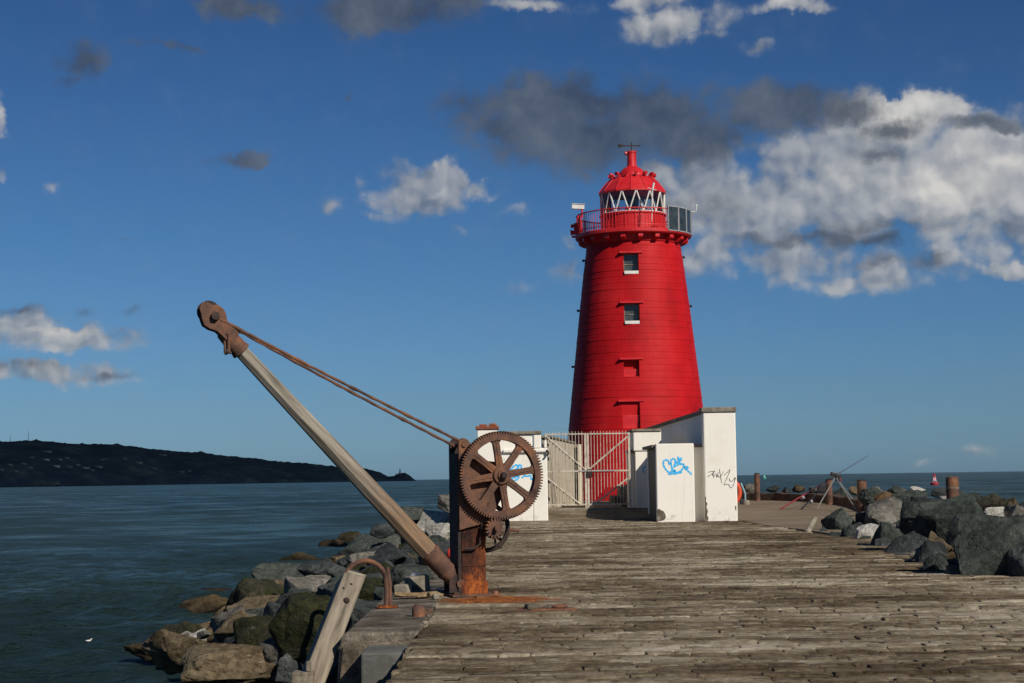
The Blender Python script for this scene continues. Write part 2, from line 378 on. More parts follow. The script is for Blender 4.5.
M['black_ink'] = plain('spray_black', (0.035, 0.035, 0.04), 0.6)

def sett_material():
    mt, nt, b = material('granite_setts'); n = NB(nt); p = n.pos()
    at = nt.nodes.new('ShaderNodeAttribute'); at.attribute_name = 'tone'; tone = at.outputs['Fac']
    big = n.noise(n.scale(p, (0.22, 0.16, 1)), 1.0, 6, 0.6)
    mid = n.noise(n.scale(p, (1, 1.2, 1)), 2.6, 5, 0.65)
    band = n.noise(n.scale(p, (0.16, 0.75, 1)), 1.0, 5, 0.65)
    fine = n.noise(n.scale(p, (1, 1.5, 1)), 11, 6, 0.7)
    t = n.math('ADD', n.math('MULTIPLY', n.math('SUBTRACT', band, 0.5), 1.55), n.math('MULTIPLY', n.math('SUBTRACT', tone, 0.5), 0.38))
    t = n.math('ADD', t, n.math('MULTIPLY', n.math('ADD', n.math('MULTIPLY', n.math('SUBTRACT', fine, 0.5), 1.0), n.math('SUBTRACT', mid, 0.5)), 1.0))
    t = n.math('ADD', n.math('ADD', t, n.math('MULTIPLY', n.math('SUBTRACT', big, 0.5), 1.5)), 0.5)
    c = n.ramp(t, (0.00, (0.038, 0.026, 0.014)), (0.24, (0.100, 0.070, 0.040)), (0.46, (0.192, 0.148, 0.093)), (0.70, (0.335, 0.278, 0.192)), (0.97, (0.54, 0.47, 0.36)))
    # brown algae patches and the rust that washed down from the crane
    alg = n.mapr(n.noise(n.scale(p, (0.35, 0.5, 1)), 1.3, 5, 0.6), 0.55, 0.72, 0, 0.55)
    c = n.mix(alg, c, (0.075, 0.052, 0.030))
    q = n.vadd(p, (0.22, -24.15, 0)); q = n.scale(q, (0.98, 1.15, 0))
    ln = nt.nodes.new('ShaderNodeVectorMath'); ln.operation = 'LENGTH'; nt.links.new(q, ln.inputs[0])
    rs = n.math('ADD', ln.outputs['Value'], n.math('MULTIPLY', n.math('SUBTRACT', n.noise(p, 4, 6, 0.7), 0.5), 1.3))
    c = n.mix(n.mapr(rs, 0.45, 1.05, 0.95, 0), c, n.ramp(n.noise(p, 9, 4), (0.32, (0.12, 0.036, 0.014)), (0.6, (0.40, 0.125, 0.026))))
    n.put(b.inputs['Base Color'], c); b.inputs['Roughness'].default_value = 0.9; b.inputs['Specular IOR Level'].default_value = 0.12
    n.L.new(n.bump(n.math('ADD', n.noise(p, 22, 6, 0.72), n.noise(n.scale(p, (1, 2, 1)), 6, 5, 0.7)), 0.9, 0.035), b.inputs['Normal'])
    return mt
M['setts'] = sett_material()

def rock_material(name, stops, moss=0.0, wet=None, rough=0.85, weed=None):
    mt, nt, b = material(name); n = NB(nt)
    o = n.obj(); r = n.rnd(); p = n.pos()
    cmb = nt.nodes.new('ShaderNodeCombineXYZ'); n.put(cmb.inputs[0], n.math('MULTIPLY', r, 37.0)); n.put(cmb.inputs[2], n.math('MULTIPLY', r, 11.0))
    v = n.vadd(p, cmb.outputs[0])
    a = n.noise(v, 1.3, 8, 0.66, 0.5); f = n.noise(v, 9, 6, 0.7)
    t = n.math('ADD', a, n.math('MULTIPLY', n.math('SUBTRACT', f, 0.5), 0.85))
    t = n.math('ADD', t, n.math('MULTIPLY', n.math('SUBTRACT', r, 0.5), 0.14))
    c = n.ramp(t, *stops)
    vein = n.mapr(n.noise(n.scale(v, (1, 2.2, 3)), 1.6, 5, 0.7, 1.5), 0.66, 0.72, 0, 0.5)
    c = n.mix(vein, c, tuple(min(1, x * 2.1 + 0.03) for x in stops[-1][1]))
    if moss:
        g = n.mapr(n.noise(v, 1.1, 6, 0.7), 0.62 - moss * 0.3, 0.70 - moss * 0.2, 0, 0.95)
        c = n.mix(g, c, n.ramp(f, (0.35, (0.012, 0.014, 0.006)), (0.65, (0.040, 0.042, 0.014))))
    z = n.math('ADD', n.sep(p)[2], n.math('MULTIPLY', n.math('SUBTRACT', n.noise(p, 1.6, 5, 0.6), 0.5), 1.1))
    if weed:
        c = n.mix(n.mapr(z, -1.75, -2.15, 0, 0.9), c, n.ramp(t, (0.35, tuple(x * .4 for x in weed)), (0.7, weed)))
    crk = n.voro(n.vadd(v, n.scale(n.noise(v, 3, 4, .6, 0, 1), (.35, .35, .35))), 1.5, 'DISTANCE_TO_EDGE')
    c = n.mix(n.math('MULTIPLY', n.mapr(crk, 0.0, 0.022, 1, 0), n.mapr(n.noise(v, 1.7, 3), .52, .66, 0, .55)), c, tuple(x * .3 for x in stops[0][1]))
    c = n.mix(n.mapr(z, -2.05, -2.5, 0, 0.85), c, (0.012, 0.011, 0.008))
    n.put(b.inputs['Base Color'], c); b.inputs['Roughness'].default_value = rough; b.inputs['Specular IOR Level'].default_value = 0.15
    h = n.math('ADD', n.math('ADD', n.noise(v, 3.2, 8, 0.7), n.math('MULTIPLY', f, 0.45)), n.mapr(crk, 0, .03, -.12, 0))
    n.L.new(n.bump(h, 0.9, 0.11), b.inputs['Normal'])
    return mt
WEED = (0.135, 0.092, 0.042)
ROCK = {
 'dark grey-green': rock_material('rock_grey_green', [(0.30, (0.022, 0.027, 0.023)), (0.5, (0.052, 0.061, 0.052)), (0.68, (0.094, 0.104, 0.088)), (0.85, (0.17, 0.17, 0.145))], weed=WEED),
 'dark grey': rock_material('rock_dark_grey', [(0.30, (0.022, 0.025, 0.025)), (0.5, (0.052, 0.058, 0.056)), (0.68, (0.092, 0.098, 0.092)), (0.85, (0.17, 0.17, 0.155))], weed=WEED),
 'mossy dark': rock_material('rock_mossy', [(0.30, (0.020, 0.020, 0.014)), (0.55, (0.045, 0.042, 0.028)), (0.8, (0.10, 0.085, 0.055))], moss=0.7, weed=(0.10, 0.075, 0.035)),
 'pale grey': rock_material('rock_pale', [(0.30, (0.20, 0.185, 0.155)), (0.5, (0.36, 0.34, 0.295)), (0.7, (0.52, 0.49, 0.43))], weed=WEED),
 'tan': rock_material('rock_tan', [(0.30, (0.040, 0.029, 0.016)), (0.5, (0.108, 0.080, 0.046)), (0.7, (0.205, 0.160, 0.100))], weed=WEED),
 'rusty brown': rock_material('rock_brown', [(0.30, (0.055, 0.034, 0.02)), (0.5, (0.14, 0.085, 0.045)), (0.7, (0.24, 0.155, 0.085))], weed=WEED),
 'grey speckled': rock_material('rock_speckled', [(0.30, (0.06, 0.055, 0.045)), (0.5, (0.135, 0.125, 0.105)), (0.7, (0.235, 0.22, 0.185))], weed=WEED),
}
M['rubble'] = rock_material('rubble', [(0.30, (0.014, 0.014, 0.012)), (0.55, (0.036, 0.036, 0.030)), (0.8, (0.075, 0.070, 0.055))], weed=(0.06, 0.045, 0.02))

# ------------------------------------------------------------------ the ground
def gz(y): return max(0.0, (y - 58.0) * 0.012)
SEA = -2.6
def make_setts():
    rnd = random.Random(4)
    vs = []; fs = []; tone = []
    y = 9.0
    while y < 64.3:
        wd = rnd.uniform(0.13, 0.27); ctone = rnd.random()
        x = -1.05 + rnd.uniform(-0.05, 0.04); xe = 8.25 + rnd.uniform(-0.1, 0.25)
        if y < 46: xe += 0.6
        cz = rnd.gauss(0, 0.005)
        while x < xe:
            ln = rnd.uniform(0.22, 0.72); x2 = min(x + ln, xe)
            if x2 - x < 0.15: break
            if xe - x2 < 0.2: x2 = xe
            g = rnd.uniform(0.002, 0.010)
            oy = rnd.gauss(0, .018); cx, cy = (x + x2) / 2, y + wd / 2 + oy
            z0 = cz + rnd.gauss(0, 0.005) + gz(cy); tx = rnd.gauss(0, 0.010); ty = rnd.gauss(0, 0.03)
            miss = rnd.random() < 0.006
            if miss: z0 -= 0.045
            b = len(vs); hx, hy = (x2 - x) / 2 - g, wd / 2 - g + rnd.uniform(-.012, .014)
            r_ = min(0.035, hy * 0.35)
            for (ex, ey, dz, sk) in ((hx, hy, -0.09, 0), (hx, hy, -0.013, 0), (hx - r_ * .4, hy - r_ * .4, -0.005, 0), (hx - r_ * 1.2, hy - r_ * 1.2, 0.0, 1)):
                for (sx, sy) in ((-1, -1), (1, -1), (1, 1), (-1, 1)):
                    jx = rnd.uniform(-.014, .014); jy = rnd.uniform(-.016, .016)
                    X, Y = sx * ex + jx, sy * ey + jy
                    vs.append((cx + X, cy + Y + (cx - 3.5) * 0.006, z0 + dz + X * tx + Y * ty))
            for k in range(3):
                for i in range(4):
                    j = (i + 1) % 4
                    fs.append((b + k * 4 + i, b + k * 4 + j, b + k * 4 + 4 + j, b + k * 4 + 4 + i))
            fs.append((b + 12, b + 13, b + 14, b + 15))
            tn = 0.55 * rnd.random() + 0.45 * ctone
            tone += [tn] * 13
            x = x2
        y += wd
    me = bpy.data.meshes.new('paving'); me.from_pydata(vs, [], fs); me.update()
    at = me.attributes.new('tone', 'FLOAT', 'FACE'); at.data.foreach_set('value', tone)
    me.polygons.foreach_set('use_smooth', [True] * len(me.polygons)); me.set_sharp_from_angle(angle=R(50))
    me.materials.append(M['setts'])
    o = bpy.data.objects.new('paving', me); COL.objects.link(o); o['kind'] = 'structure'
make_setts()

def pier_body():
    mb = MB()
    # paving bed, then the battered masonry sides down below the sea
    mb.v = []; ys = [2, 58, 66.6, 92]
    out = []
    for y in ys:
        out.append([(-1.30, y, -4.2), (-1.05, y, -0.030 + gz(y)), (8.9, y, -0.030 + gz(y)), (9.4, y, -4.2)])
    vs = [p for r in out for p in r]; fs = []
    for i in range(len(ys) - 1):
        for k in range(3): fs.append((i * 4 + k, i * 4 + k + 1, (i + 1) * 4 + k + 1, (i + 1) * 4 + k))
    fs.append((0, 1, 2, 3)); n = (len(ys) - 1) * 4; fs.append((n + 3, n + 2, n + 1, n))
    mb.add(vs, fs)
    o = mb.build('pier', M['mortar']); o['kind'] = 'structure'
pier_body()

def strip_sheet(name, pts, mat, zoff, under=0.6):
    """a slab whose top follows the rise of the ground"""
    n = len(pts); mb = MB()
    top = [(x, y, gz(y) + zoff) for x, y in pts]; bot = [(x, y, gz(y) + zoff - under) for x, y in pts]
    mb.add(top + bot, [tuple(range(n))] + [(i, (i + 1) % n, n + (i + 1) % n, n + i) for i in range(n)])
    o = mb.build(name, mat); o['kind'] = 'structure'; return o
# concrete apron round the end of the pier, cut in strips so that its top can rise
def apron():
    mb = MB(); left = lambda y: 8.75 - max(0, y - 50) * 0.07 if y < 61.5 else 7.98
    right = [(48, 9.2), (52, 10.4), (58, 12.2), (64, 13.4), (70, 14.2), (76, 14.8), (81, 14.9), (85, 14.2), (88.5, 12.6), (90.5, 9.5), (92, 8.2)]
    rows = []
    for y, xr in right:
        xl = min(left(y), xr - 0.1); rows.append([(xl + (xr - xl) * k / 6, y, gz(y) + 0.012) for k in range(7)])
    vs = [p for r in rows for p in r]; fs = []
    for i in range(len(rows) - 1):
        for k in range(6): fs.append((i * 7 + k, i * 7 + k + 1, (i + 1) * 7 + k + 1, (i + 1) * 7 + k))
    b = len(vs)
    mb.add(vs, fs)
    o = mb.build('concrete_apron', M['concrete']); o['kind'] = 'structure'
    sol = o.modifiers.new('Solidify', 'SOLIDIFY'); sol.thickness = 0.8; sol.offset = -1 if o.data.polygons[0].normal.z > 0 else 1
apron()
def yard():
    mb = MB(); mb.prism([(64.4, -1.5), (68.7, -1.5), (68.7, .37), (66.5, .22), (64.4, .079)], (0, 0, 0), Vector((0, 1, 0)), Vector((0, 0, 1)), Vector((1, 0, 0)), -1.0, 7.0); o = mb.build('yard_entrance', M['dirt']); o['kind'] = 'structure'
    mb = MB(); mb.box2((-1.0, 68.95, -1.5), (7.2, 104, 0.42)); o = mb.build('yard_ground', M['dirt']); o['kind'] = 'structure'
    mb = MB(); mb.box2((1.34, 68.705, -1), (4.0, 68.945, 0.46)); o = mb.build('yard_kerb', M['coping'], bevel=0.02); o['kind'] = 'structure'
yard()
# sea: fine swell near the rocks, flat towards the horizon
def make_sea():
    def lines(segs):
        out = []
        for a, b, st in segs:
            out += list(np.arange(a, b, st))
        return out
    xs = [-60000, -20000, -8000, -3000, -1200, -500, -220, -120, -80] + lines([(-58, -3, 0.34), (-3, 12, 3)]) + [12, 20, 30, 45, 70, 120, 220, 500, 1200, 3000, 8000, 20000, 60000]
    ys = [-300, -80, -20, 10, 20, 28] + lines([(33, 90, 0.30), (90, 180, 0.6), (180, 340, 2.0)]) + [345, 380, 440, 540, 700, 1000, 1500, 2500, 4000, 8000, 16000, 40000, 90000]
    X, Y = np.meshgrid(np.array(xs, float), np.array(ys, float))
    rs = np.random.RandomState(7); Z = np.zeros_like(X)
    for i in range(46):
        wl = 0.62 * (1.042 ** i); k = 2 * math.pi / wl
        th = R(250) + rs.normal(0, 0.75); ph = rs.uniform(0, 6.28); am = 0.0115 * wl ** 0.55 * rs.uniform(0.5, 1.3)
        q = np.sin(k * (X * math.cos(th) + Y * math.sin(th)) + ph + 0.9 * np.sin(X * 0.31 + Y * 0.17 + ph))
        Z += am * q
    fade = np.clip((X + 62) / 8, 0, 1) * np.clip((-2 - X) / 3, 0, 1) * np.clip((Y - 28) / 5, 0, 1) * np.clip((140 - Y) / 80, 0, 1)
    Z = SEA + Z * fade
    h, w = X.shape
    vs = np.stack([X, Y, Z], -1).reshape(-1, 3)
    idx = np.arange(h * w).reshape(h, w)
    q = np.stack([idx[:-1, :-1], idx[:-1, 1:], idx[1:, 1:], idx[1:, :-1]], -1).reshape(-1, 4)
    me = bpy.data.meshes.new('sea'); me.from_pydata(vs.tolist(), [], q.tolist()); me.update()
    me.polygons.foreach_set('use_smooth', [True] * len(me.polygons))
    mt, nt, b = material('sea_water'); n = NB(nt); p = n.pos()
    str1 = n.noise(n.scale(p, (0.05, 0.035, 1)), 1.0, 6, 0.65, 0.6)
    str2 = n.noise(n.scale(p, (0.22, 0.18, 1)), 1.0, 6, 0.65)
    st = n.math('ADD', n.math('MULTIPLY', str1, 0.6), n.math('MULTIPLY', str2, 0.4))
    c = n.mix(n.mapr(n.noise(n.scale(p, (0.004, 0.007, 1)), 1.0, 4, 0.6), 0.4, 0.65), (0.026, 0.053, 0.053), (0.034, 0.064, 0.057))
    n.put(b.inputs['Base Color'], c)
    n.put(b.inputs['Roughness'], n.mapr(st, 0.42, 0.62, 0.42, 0.16)); b.inputs['IOR'].default_value = 1.115
    h1 = n.noise(n.scale(p, (1.5, 2.4, 1)), 2.4, 7, 0.68); h2 = n.noise(n.scale(p, (0.34, 0.36, 1)), 1.0, 5, 0.62)
    hh = n.math('ADD', n.math('MULTIPLY', h1, 0.7), n.math('MULTIPLY', h2, 0.7))
    n.L.new(n.bump(hh, n.mapr(st, 0.40, 0.62, 1.0, 0.7), 0.8), b.inputs['Normal'])
    me.materials.append(mt)
    o = bpy.data.objects.new('sea', me); COL.objects.link(o); o['kind'] = 'structure'
make_sea()

# slopes under the rocks
def slope_left(x):
    t = (x + 9.4) / (9.4 - 1.7); t = max(-0.6, min(1, t)); return -2.75 + t * 2.55
def slope_right(x, y):
    e = edge_right(y)
    t = x - e
    if t < 0: return -0.4
    if t < 3.2: return -0.25 + 0.16 * t
    return 0.26 - (t - 3.2) * 0.42
def edge_right(y):
    return np.interp(y, [10, 30, 50, 52, 58, 64, 70, 76, 81, 85, 89, 95], [8.1, 8.2, 8.7, 10.4, 12.3, 13.6, 14.6, 15.2, 15.3, 14.6, 12.6, 9])
def rubble(name, xs, ys, zf, seed):
    mb = MB(); vs = []
    for y in ys:
        for x in xs(y):
            v = mnoise.noise(Vector((x * 1.1, y * 1.1, seed))) * 0.32 + mnoise.noise(Vector((x * 2.7, y * 2.7, seed + 5))) * 0.14
            vs.append((x, y, zf(x, y) + v - 0.12))
    w = len(list(xs(ys[0]))); fs = []
    for i in range(len(ys) - 1):
        for k in range(w - 1): fs.append((i * w + k, i * w + k + 1, (i + 1) * w + k + 1, (i + 1) * w + k))
    mb.add(vs, fs); o = mb.build(name, M['rubble'], smooth=True, sharp=60, fix=False); o['kind'] = 'structure'
def left_foot(y): return np.interp(y, [26, 33, 40, 46, 60, 110], [-2.6, -4.6, -8.6, -10.6, -11.2, -11.5])
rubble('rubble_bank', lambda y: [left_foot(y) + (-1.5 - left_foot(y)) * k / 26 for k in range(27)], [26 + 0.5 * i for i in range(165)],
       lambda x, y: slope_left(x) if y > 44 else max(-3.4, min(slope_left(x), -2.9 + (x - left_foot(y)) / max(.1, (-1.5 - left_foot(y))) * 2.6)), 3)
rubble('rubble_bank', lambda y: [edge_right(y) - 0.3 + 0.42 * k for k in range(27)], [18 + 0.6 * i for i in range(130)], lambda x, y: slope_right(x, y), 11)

# Howth-like headland across the bay
RIDGE = [(-420, 462), (-300, 452), (-160, 444), (-60, 441.5), (0, 442), (60, 442.8), (110, 445.3), (150, 449), (200, 453), (250, 458), (300, 464), (340, 467.6), (366, 469.6), (380, 472.5), (388, 476.6), (394, 476.2), (399, 473.4), (405, 473), (410, 475.5), (414, 479.0), (416, 480.5)]
def hill_dist(px): return 3500 + (px + 60) * 4.6
def hill_height(px):
    xs = [a for a, _ in RIDGE]; ys = [b for _, b in RIDGE]
    return float(np.interp(px, xs, ys))
HILL = {}
def make_hill():
    pxs = list(np.arange(-420, 380, 2.4)) + list(np.arange(380, 416.5, 0.8)); ts = [0, 0.0, 0.03, 0.10, 0.2, 0.3, 0.4, 0.5, 0.6, 0.7, 0.8, 0.9, 1.0, 1.3, 1.8, 2.4]
    vs = []
    for px in pxs:
        D0 = hill_dist(px); dep = 900 if px < 300 else 900 - (px - 300) / 116 * 650
        for i, t in enumerate(ts):
            d = D0 + dep * t
            top = P(px, hill_height(px), D0 + dep).z - SEA
            if t <= 1:
                f = 0 if i == 0 else (0.10 + 0.90 * math.sin(min(1, t) * math.pi / 2) ** 0.9 if i > 1 else 0.07)
            else: f = max(-0.1, 1 - (t - 1) / 1.1)
            q = P(px, 478, d)
            nzv = mnoise.noise(Vector((q.x / 160, q.y / 220, 1.3))) * 8 * min(1, t * 3) * (1 if t < 1 else 0.3)
            if 0.9 <= t <= 1.3:
                nzv += max(0, mnoise.noise(Vector((px * 0.16, 4.4, 0)))) * 5 + max(0, mnoise.noise(Vector((px * 0.45, 1.4, 0)))) * 4
            nzv *= min(1, top / 30)
            vs.append((q.x, d, SEA - 0.5 + top * f + (nzv if i > 1 else 0)))
    w = len(ts); mb = MB(); fs = []
    for i in range(len(pxs) - 1):
        for k in range(w - 1): fs.append((i * w + k, (i + 1) * w + k, (i + 1) * w + k + 1, i * w + k + 1))
    mb.add(vs, fs)
    mt = mottled('headland_heath_shade', [(0.32, (0.0032, 0.0065, 0.0125)), (0.52, (0.0050, 0.0095, 0.0165)), (0.68, (0.008, 0.015, 0.020)), (0.8, (0.014, 0.022, 0.024))], 0.012, 0.95, 0, 0.01, 0.05, stretch=(1, .5, 2.5), fine=0.5, spec=0.0)  # heath colour taken down to near black; cloud shadow is put into it
    o = mb.build('headland', mt, smooth=True, sharp=80, fix=False); o['kind'] = 'structure'
    import mathutils.bvhtree as bt
    return bt.BVHTree.FromPolygons(vs, [tuple(f) for f in mb.f])
hill_bvh = make_hill()
def on_hill(px, py):
    v = ray(px, py).normalized(); h = hill_bvh.ray_cast(EYE, v)
    return h[0]

# ------------------------------------------------------------------ the lighthouse
def lighthouse():
    D = 94.0
    zz = lambda py: P(636, py, D).z
    cx = P(637.0, 430, D).x; base = Vector((cx, D, 0.40))
    root = empty('lighthouse', base, 'tall red painted round lighthouse with white lantern glazing behind the gate', 'lighthouse')
    ks = [(0.3, 4.12), (zz(430), 3.68), (zz(290), 2.84), (zz(245), 2.52), (zz(238), 2.50)]
    rad = lambda z: float(np.interp(z, [a for a, _ in ks], [b for _, b in ks]))
    # tower: courses of masonry with sunken joints, windows cut out
    rnd = random.Random(2); z = 0.40; prof = []; ztop = zz(239); ch = 0.335
    while z < ztop - 0.05:
        z2 = min(z + ch, ztop)
        j_ = rnd.gauss(0, 0.003); prof += [(rad(z) - 0.002, z), (rad(z) + 0.008 + j_, z + 0.02), (rad(z2) + 0.005 + j_, z2 - 0.015), (rad(z2) - 0.002, z2 - 0.001)]
        z = z2
    seg = 112; vs = []; uvs = {}
    rnd = random.Random(2)
    for (r, h) in prof:
        for k in range(seg):
            w = 2 * math.pi * k / seg; vs.append((cx + r * math.cos(w), D + r * math.sin(w), h))
    fs = [(i * seg + k, i * seg + (k + 1) % seg, (i + 1) * seg + (k + 1) % seg, (i + 1) * seg + k) for i in range(len(prof) - 1) for k in range(seg)]
    fs.append(tuple(range(seg))[::-1]); fs.append(tuple((len(prof) - 1) * seg + k for k in range(seg)))
    me = bpy.data.meshes.new('tower'); me.from_pydata([Vector(v) - base for v in vs], [], fs); me.update()
    uvl = me.uv_layers.new(name='UVMap')
    for p in me.polygons:
        angs = []
        for li in p.loop_indices:
            v = me.vertices[me.loops[li].vertex_index].co; angs.append(math.atan2(v.y, v.x))
        mx = max(angs)
        for li, a in zip(p.loop_indices, angs):
            if mx - a > math.pi: a += 2 * math.pi
            v = me.vertices[me.loops[li].vertex_index].co
            uvl.data[li].uv = (a * 3.25, v.z)
    me.materials.append(M['tower'])
    tower = bpy.data.objects.new('tower', me); COL.objects.link(tower); tower.parent = root
    # openings: (px, py0, py1, width px, recess, kind)
    ops = [(631.2, 253.5, 274, 15, 0.42, 'window'), (632.0, 303.5, 324, 15.5, 0.42, 'window'), (631.6, 360, 376.5, 15.5, 0.34, 'blind'), (631.4, 402, 428.5, 17.5, 0.10, 'panel')]
    PXM = F / D
    for (px, y0, y1, wpx, rec, kind) in ops:
        zq_ = lambda y: P(632, y, D - rad(zz(y))).z
        zt, zb = zq_(y0), zq_(y1); zc = (zt + zb) / 2; xc = P(px, (y0 + y1) / 2, D - rad(zc)).x; w = wpx / (F / (D - rad(zc)))
        yf = lambda zq, xq: D - math.sqrt(max(.1, rad(zq) ** 2 - (xq - cx) ** 2))
        mb = MB(); yb = yf(zt, xc) + rec
        mb.box2((xc - w / 2, yf(zb, xc) - 1, zb), (xc + w / 2, yb, zt)); cut = mb.build('cutter', None)
        bo = tower.modifiers.new('cut', 'BOOLEAN'); bo.object = cut; bo.operation = 'DIFFERENCE'; bo.solver = 'EXACT'
        bpy.context.view_layer.update()
        dg = bpy.context.evaluated_depsgraph_get(); new = bpy.data.meshes.new_from_object(tower.evaluated_get(dg))
        tower.modifiers.clear(); tower.data = new; new.name = 'tower'
        bpy.data.objects.remove(cut)
        yl = yf(zt, xc)
        if kind != 'panel' or True:
            lm = MB(); lm.box2((xc - w / 2 - 0.22, yl - 0.10, zt + 0.02), (xc + w / 2 + 0.22, yl + 0.25, zt + 0.115))
            lin = lm.build('lintel', M['red'], root, bevel=0.012)
        if kind == 'window':
            fr = MB(); t = 0.05; y1_, y2_ = yb - 0.10, yb - 0.02
            fr.box2((xc - w / 2, y1_, zb), (xc - w / 2 + t, y2_, zt)); fr.box2((xc + w / 2 - t, y1_, zb), (xc + w / 2, y2_, zt))
            fr.box2((xc - w / 2 + t, y1_, zt - t), (xc + w / 2 - t, y2_, zt)); fr.box2((xc - w / 2 + t, y1_, (zb + zt) / 2 - .018), (xc + w / 2 - t, y2_, (zb + zt) / 2 + .018))
            f = fr.build('window', M['coping'], root)
            pn = MB(); pn.box2((xc - w / 2 + .01, yb - 0.06, zb + .01), (xc + w / 2 - .01, yb - 0.045, zt - .01)); pn.build('pane', M['pane'], f)
            sl = MB(); sl.box2((xc - w / 2 + .02, yf(zb, xc) - 0.03, zb + 0.005), (xc + w / 2 - .02, yb - 0.1, zb + 0.17)); sl.build('sill', M['winwhite'], f, bevel=0.01)
        if kind == 'blind':
            fl = MB(); fl.box2((xc - w / 2 + .01, yb - 0.2, zb + .004), (xc + w / 2 - .01, yb - .004, (zb + zt) / 2 - .02)); fl.build('blocked_window', M['red'], root, bevel=0.01)
        if kind == 'panel':
            fl = MB(); fl.box2((xc - w / 2 + .006, yb - 0.05, zb + .006), (xc + w / 2 - .006, yb - .003, (zb + zt) / 2 + 0.02)); fl.build('blocked_doorway', M['red'], root, bevel=0.01)
    C = (cx, D, 0)
    zd = zz(237.5)
    mb = MB(); mb.lathe([(2.47, zd - .52), (2.60, zd - .48), (2.64, zd - .34), (2.72, zd - .13), (3.08, zd - .115), (3.13, zd - .06), (3.13, zd + .10), (3.05, zd + .14)], C, 72)
    mb.build('gallery', M['red'], root, smooth=True)
    for k in range(20):                       # stone brackets under the gallery
        a = 2 * math.pi * k / 20 + 0.06; q = Matrix.Rotation(a, 3, 'Z')
        b = MB(); b.prism([(2.6, -.46), (2.74, -.46), (2.98, -.34), (2.98, -.12), (2.6, -.12)], (cx, D, zd), q @ Vector((1, 0, 0)), Vector((0, 0, 1)), q @ Vector((0, 1, 0)), -.13, .13)
        b.build('bracket', M['red'], root, bevel=0.02)
    # railing
    zr = zz(216.0); mb = MB(); rr = 3.05
    ring = lambda z_, r_: [(cx + r_ * math.cos(2 * math.pi * k / 96), D + r_ * math.sin(2 * math.pi * k / 96), z_) for k in range(97)]
    mb.tube(ring(zr, rr), 0.035, 6, False); mb.tube(ring(zd + .30, rr), 0.022, 6, False)
    for k in range(110):
        a = 2 * math.pi * k / 110; x, y = cx + rr * math.cos(a), D + rr * math.sin(a)
        mb.tube([(x, y, zd + .12), (x, y, zr)], 0.030 if k % 8 == 0 else 0.016, 5)
    mb.build('railing', M['red'], root, smooth=True)
    # solar panels hung outside the rail on the right
    for k in range(4):
        a = R(-90 + 38.5 + 14.1 * k); t = Vector((-math.sin(a), math.cos(a), 0)); o_ = Vector((math.cos(a), math.sin(a), 0))
        q = Matrix((t, o_, Vector((0, 0, 1)))).transposed(); c = Vector((cx, D, 0)) + o_ * 3.13 + Vector((0, 0, (zd - .0 + zr + .14) / 2)); hgt = zr + .14 - zd + .0
        f = MB(); wd = .75
        for sx in (-1, 1): f.box(c + q @ Vector((sx * (wd / 2 - .02), 0, 0)), (.045, .06, hgt), q)
        for sz in (-1, 1): f.box(c + q @ Vector((0, 0, sz * (hgt / 2 - .02))), (wd - .09, .06, .045), q)
        fo = f.build('solar_panel', M['iron_grey'], root)
        s_ = MB(); s_.box(c + q @ Vector((0, 0.0, 0)), (wd - .08, .03, hgt - .08), q); s_.build('cells', M['solar'], fo)
    # lantern
    zl0, zl1 = zz(215.5), zz(194.3); rl = 1.74
    mb = MB(); mb.lathe([(rl, zd + .1), (rl, zl0 - .1), (rl + .07, zl0 - .08), (rl + .07, zl0)], C, 40); 
    for k in range(20):
        a = 2 * math.pi * k / 20; q = Matrix.Rotation(a, 3, 'Z'); mb.box(Vector((cx, D, (zd + .1 + zl0 - .1) / 2)) + q @ Vector((rl, 0, 0)), (.05, .05, zl0 - zd - .25), q)
    mb.build('lantern_wall', M['red'], root)
    dr = MB(); q = Matrix.Rotation(R(-78), 3, 'Z')
    dr.box(Vector((cx, D, zd + .14 + .45)) + q @ Vector((rl + .03, 0, 0)), (.05, .42, .8), q); dr.build('lantern_door', M['red'], root, bevel=.01)
    mb = MB(); mb.lathe([(rl - .03, zl0), (rl - .03, zl1)], C, 28); mb.f = mb.f[:-2]; gl = mb.build('lantern_glazing', M['glass'], root)
    mb = MB(); nseg = 14
    for k in range(nseg):
        a0 = 2 * math.pi * (k + .1) / nseg; a1 = 2 * math.pi * (k + .6) / nseg; a2 = 2 * math.pi * (k + 1.1) / nseg
        pt = lambda a, z_: (cx + rl * math.cos(a), D + rl * math.sin(a), z_)
        mb.tube([pt(a0, zl0), pt(a1, zl1)], 0.038, 6); mb.tube([pt(a1, zl1), pt(a2, zl0)], 0.038, 6)
    mb.tube(ring(zl0 + .02, rl), 0.03, 6, False); mb.tube(ring(zl1 - .02, rl), 0.03, 6, False)
    mb.build('glazing_bars', M['winwhite'], root)
    mb = MB(); mb.lathe([(.001, zl0 - .05), (.55, zl0 - .02), (.55, zl0 + .25), (.32, zl0 + .32), (.34, zl0 + .85), (.2, zl0 + 1.0), (.001, zl0 + 1.02)], C, 20); mb.build('lamp', M['pane'], root, smooth=True)
    mb = MB(); mb.lathe([(1.2, zl0 - .3), (1.2, zl0 - .02)], C, 28); mb.build('lamp_plinth', M['black_plastic'], root)
    # dome in flat panels
    d0 = zl1; d1 = zz(179); mb = MB()
    mb.lathe([(rl - .1, d0 - .05), (rl + .10, d0 - .04), (rl + .10, d0 + .05), (1.68, d0 + .26), (1.45, d0 + .55), (1.14, d1), (0.95, d1 + .10), (.62, d1 + .16)], C, 14, a0=R(6))
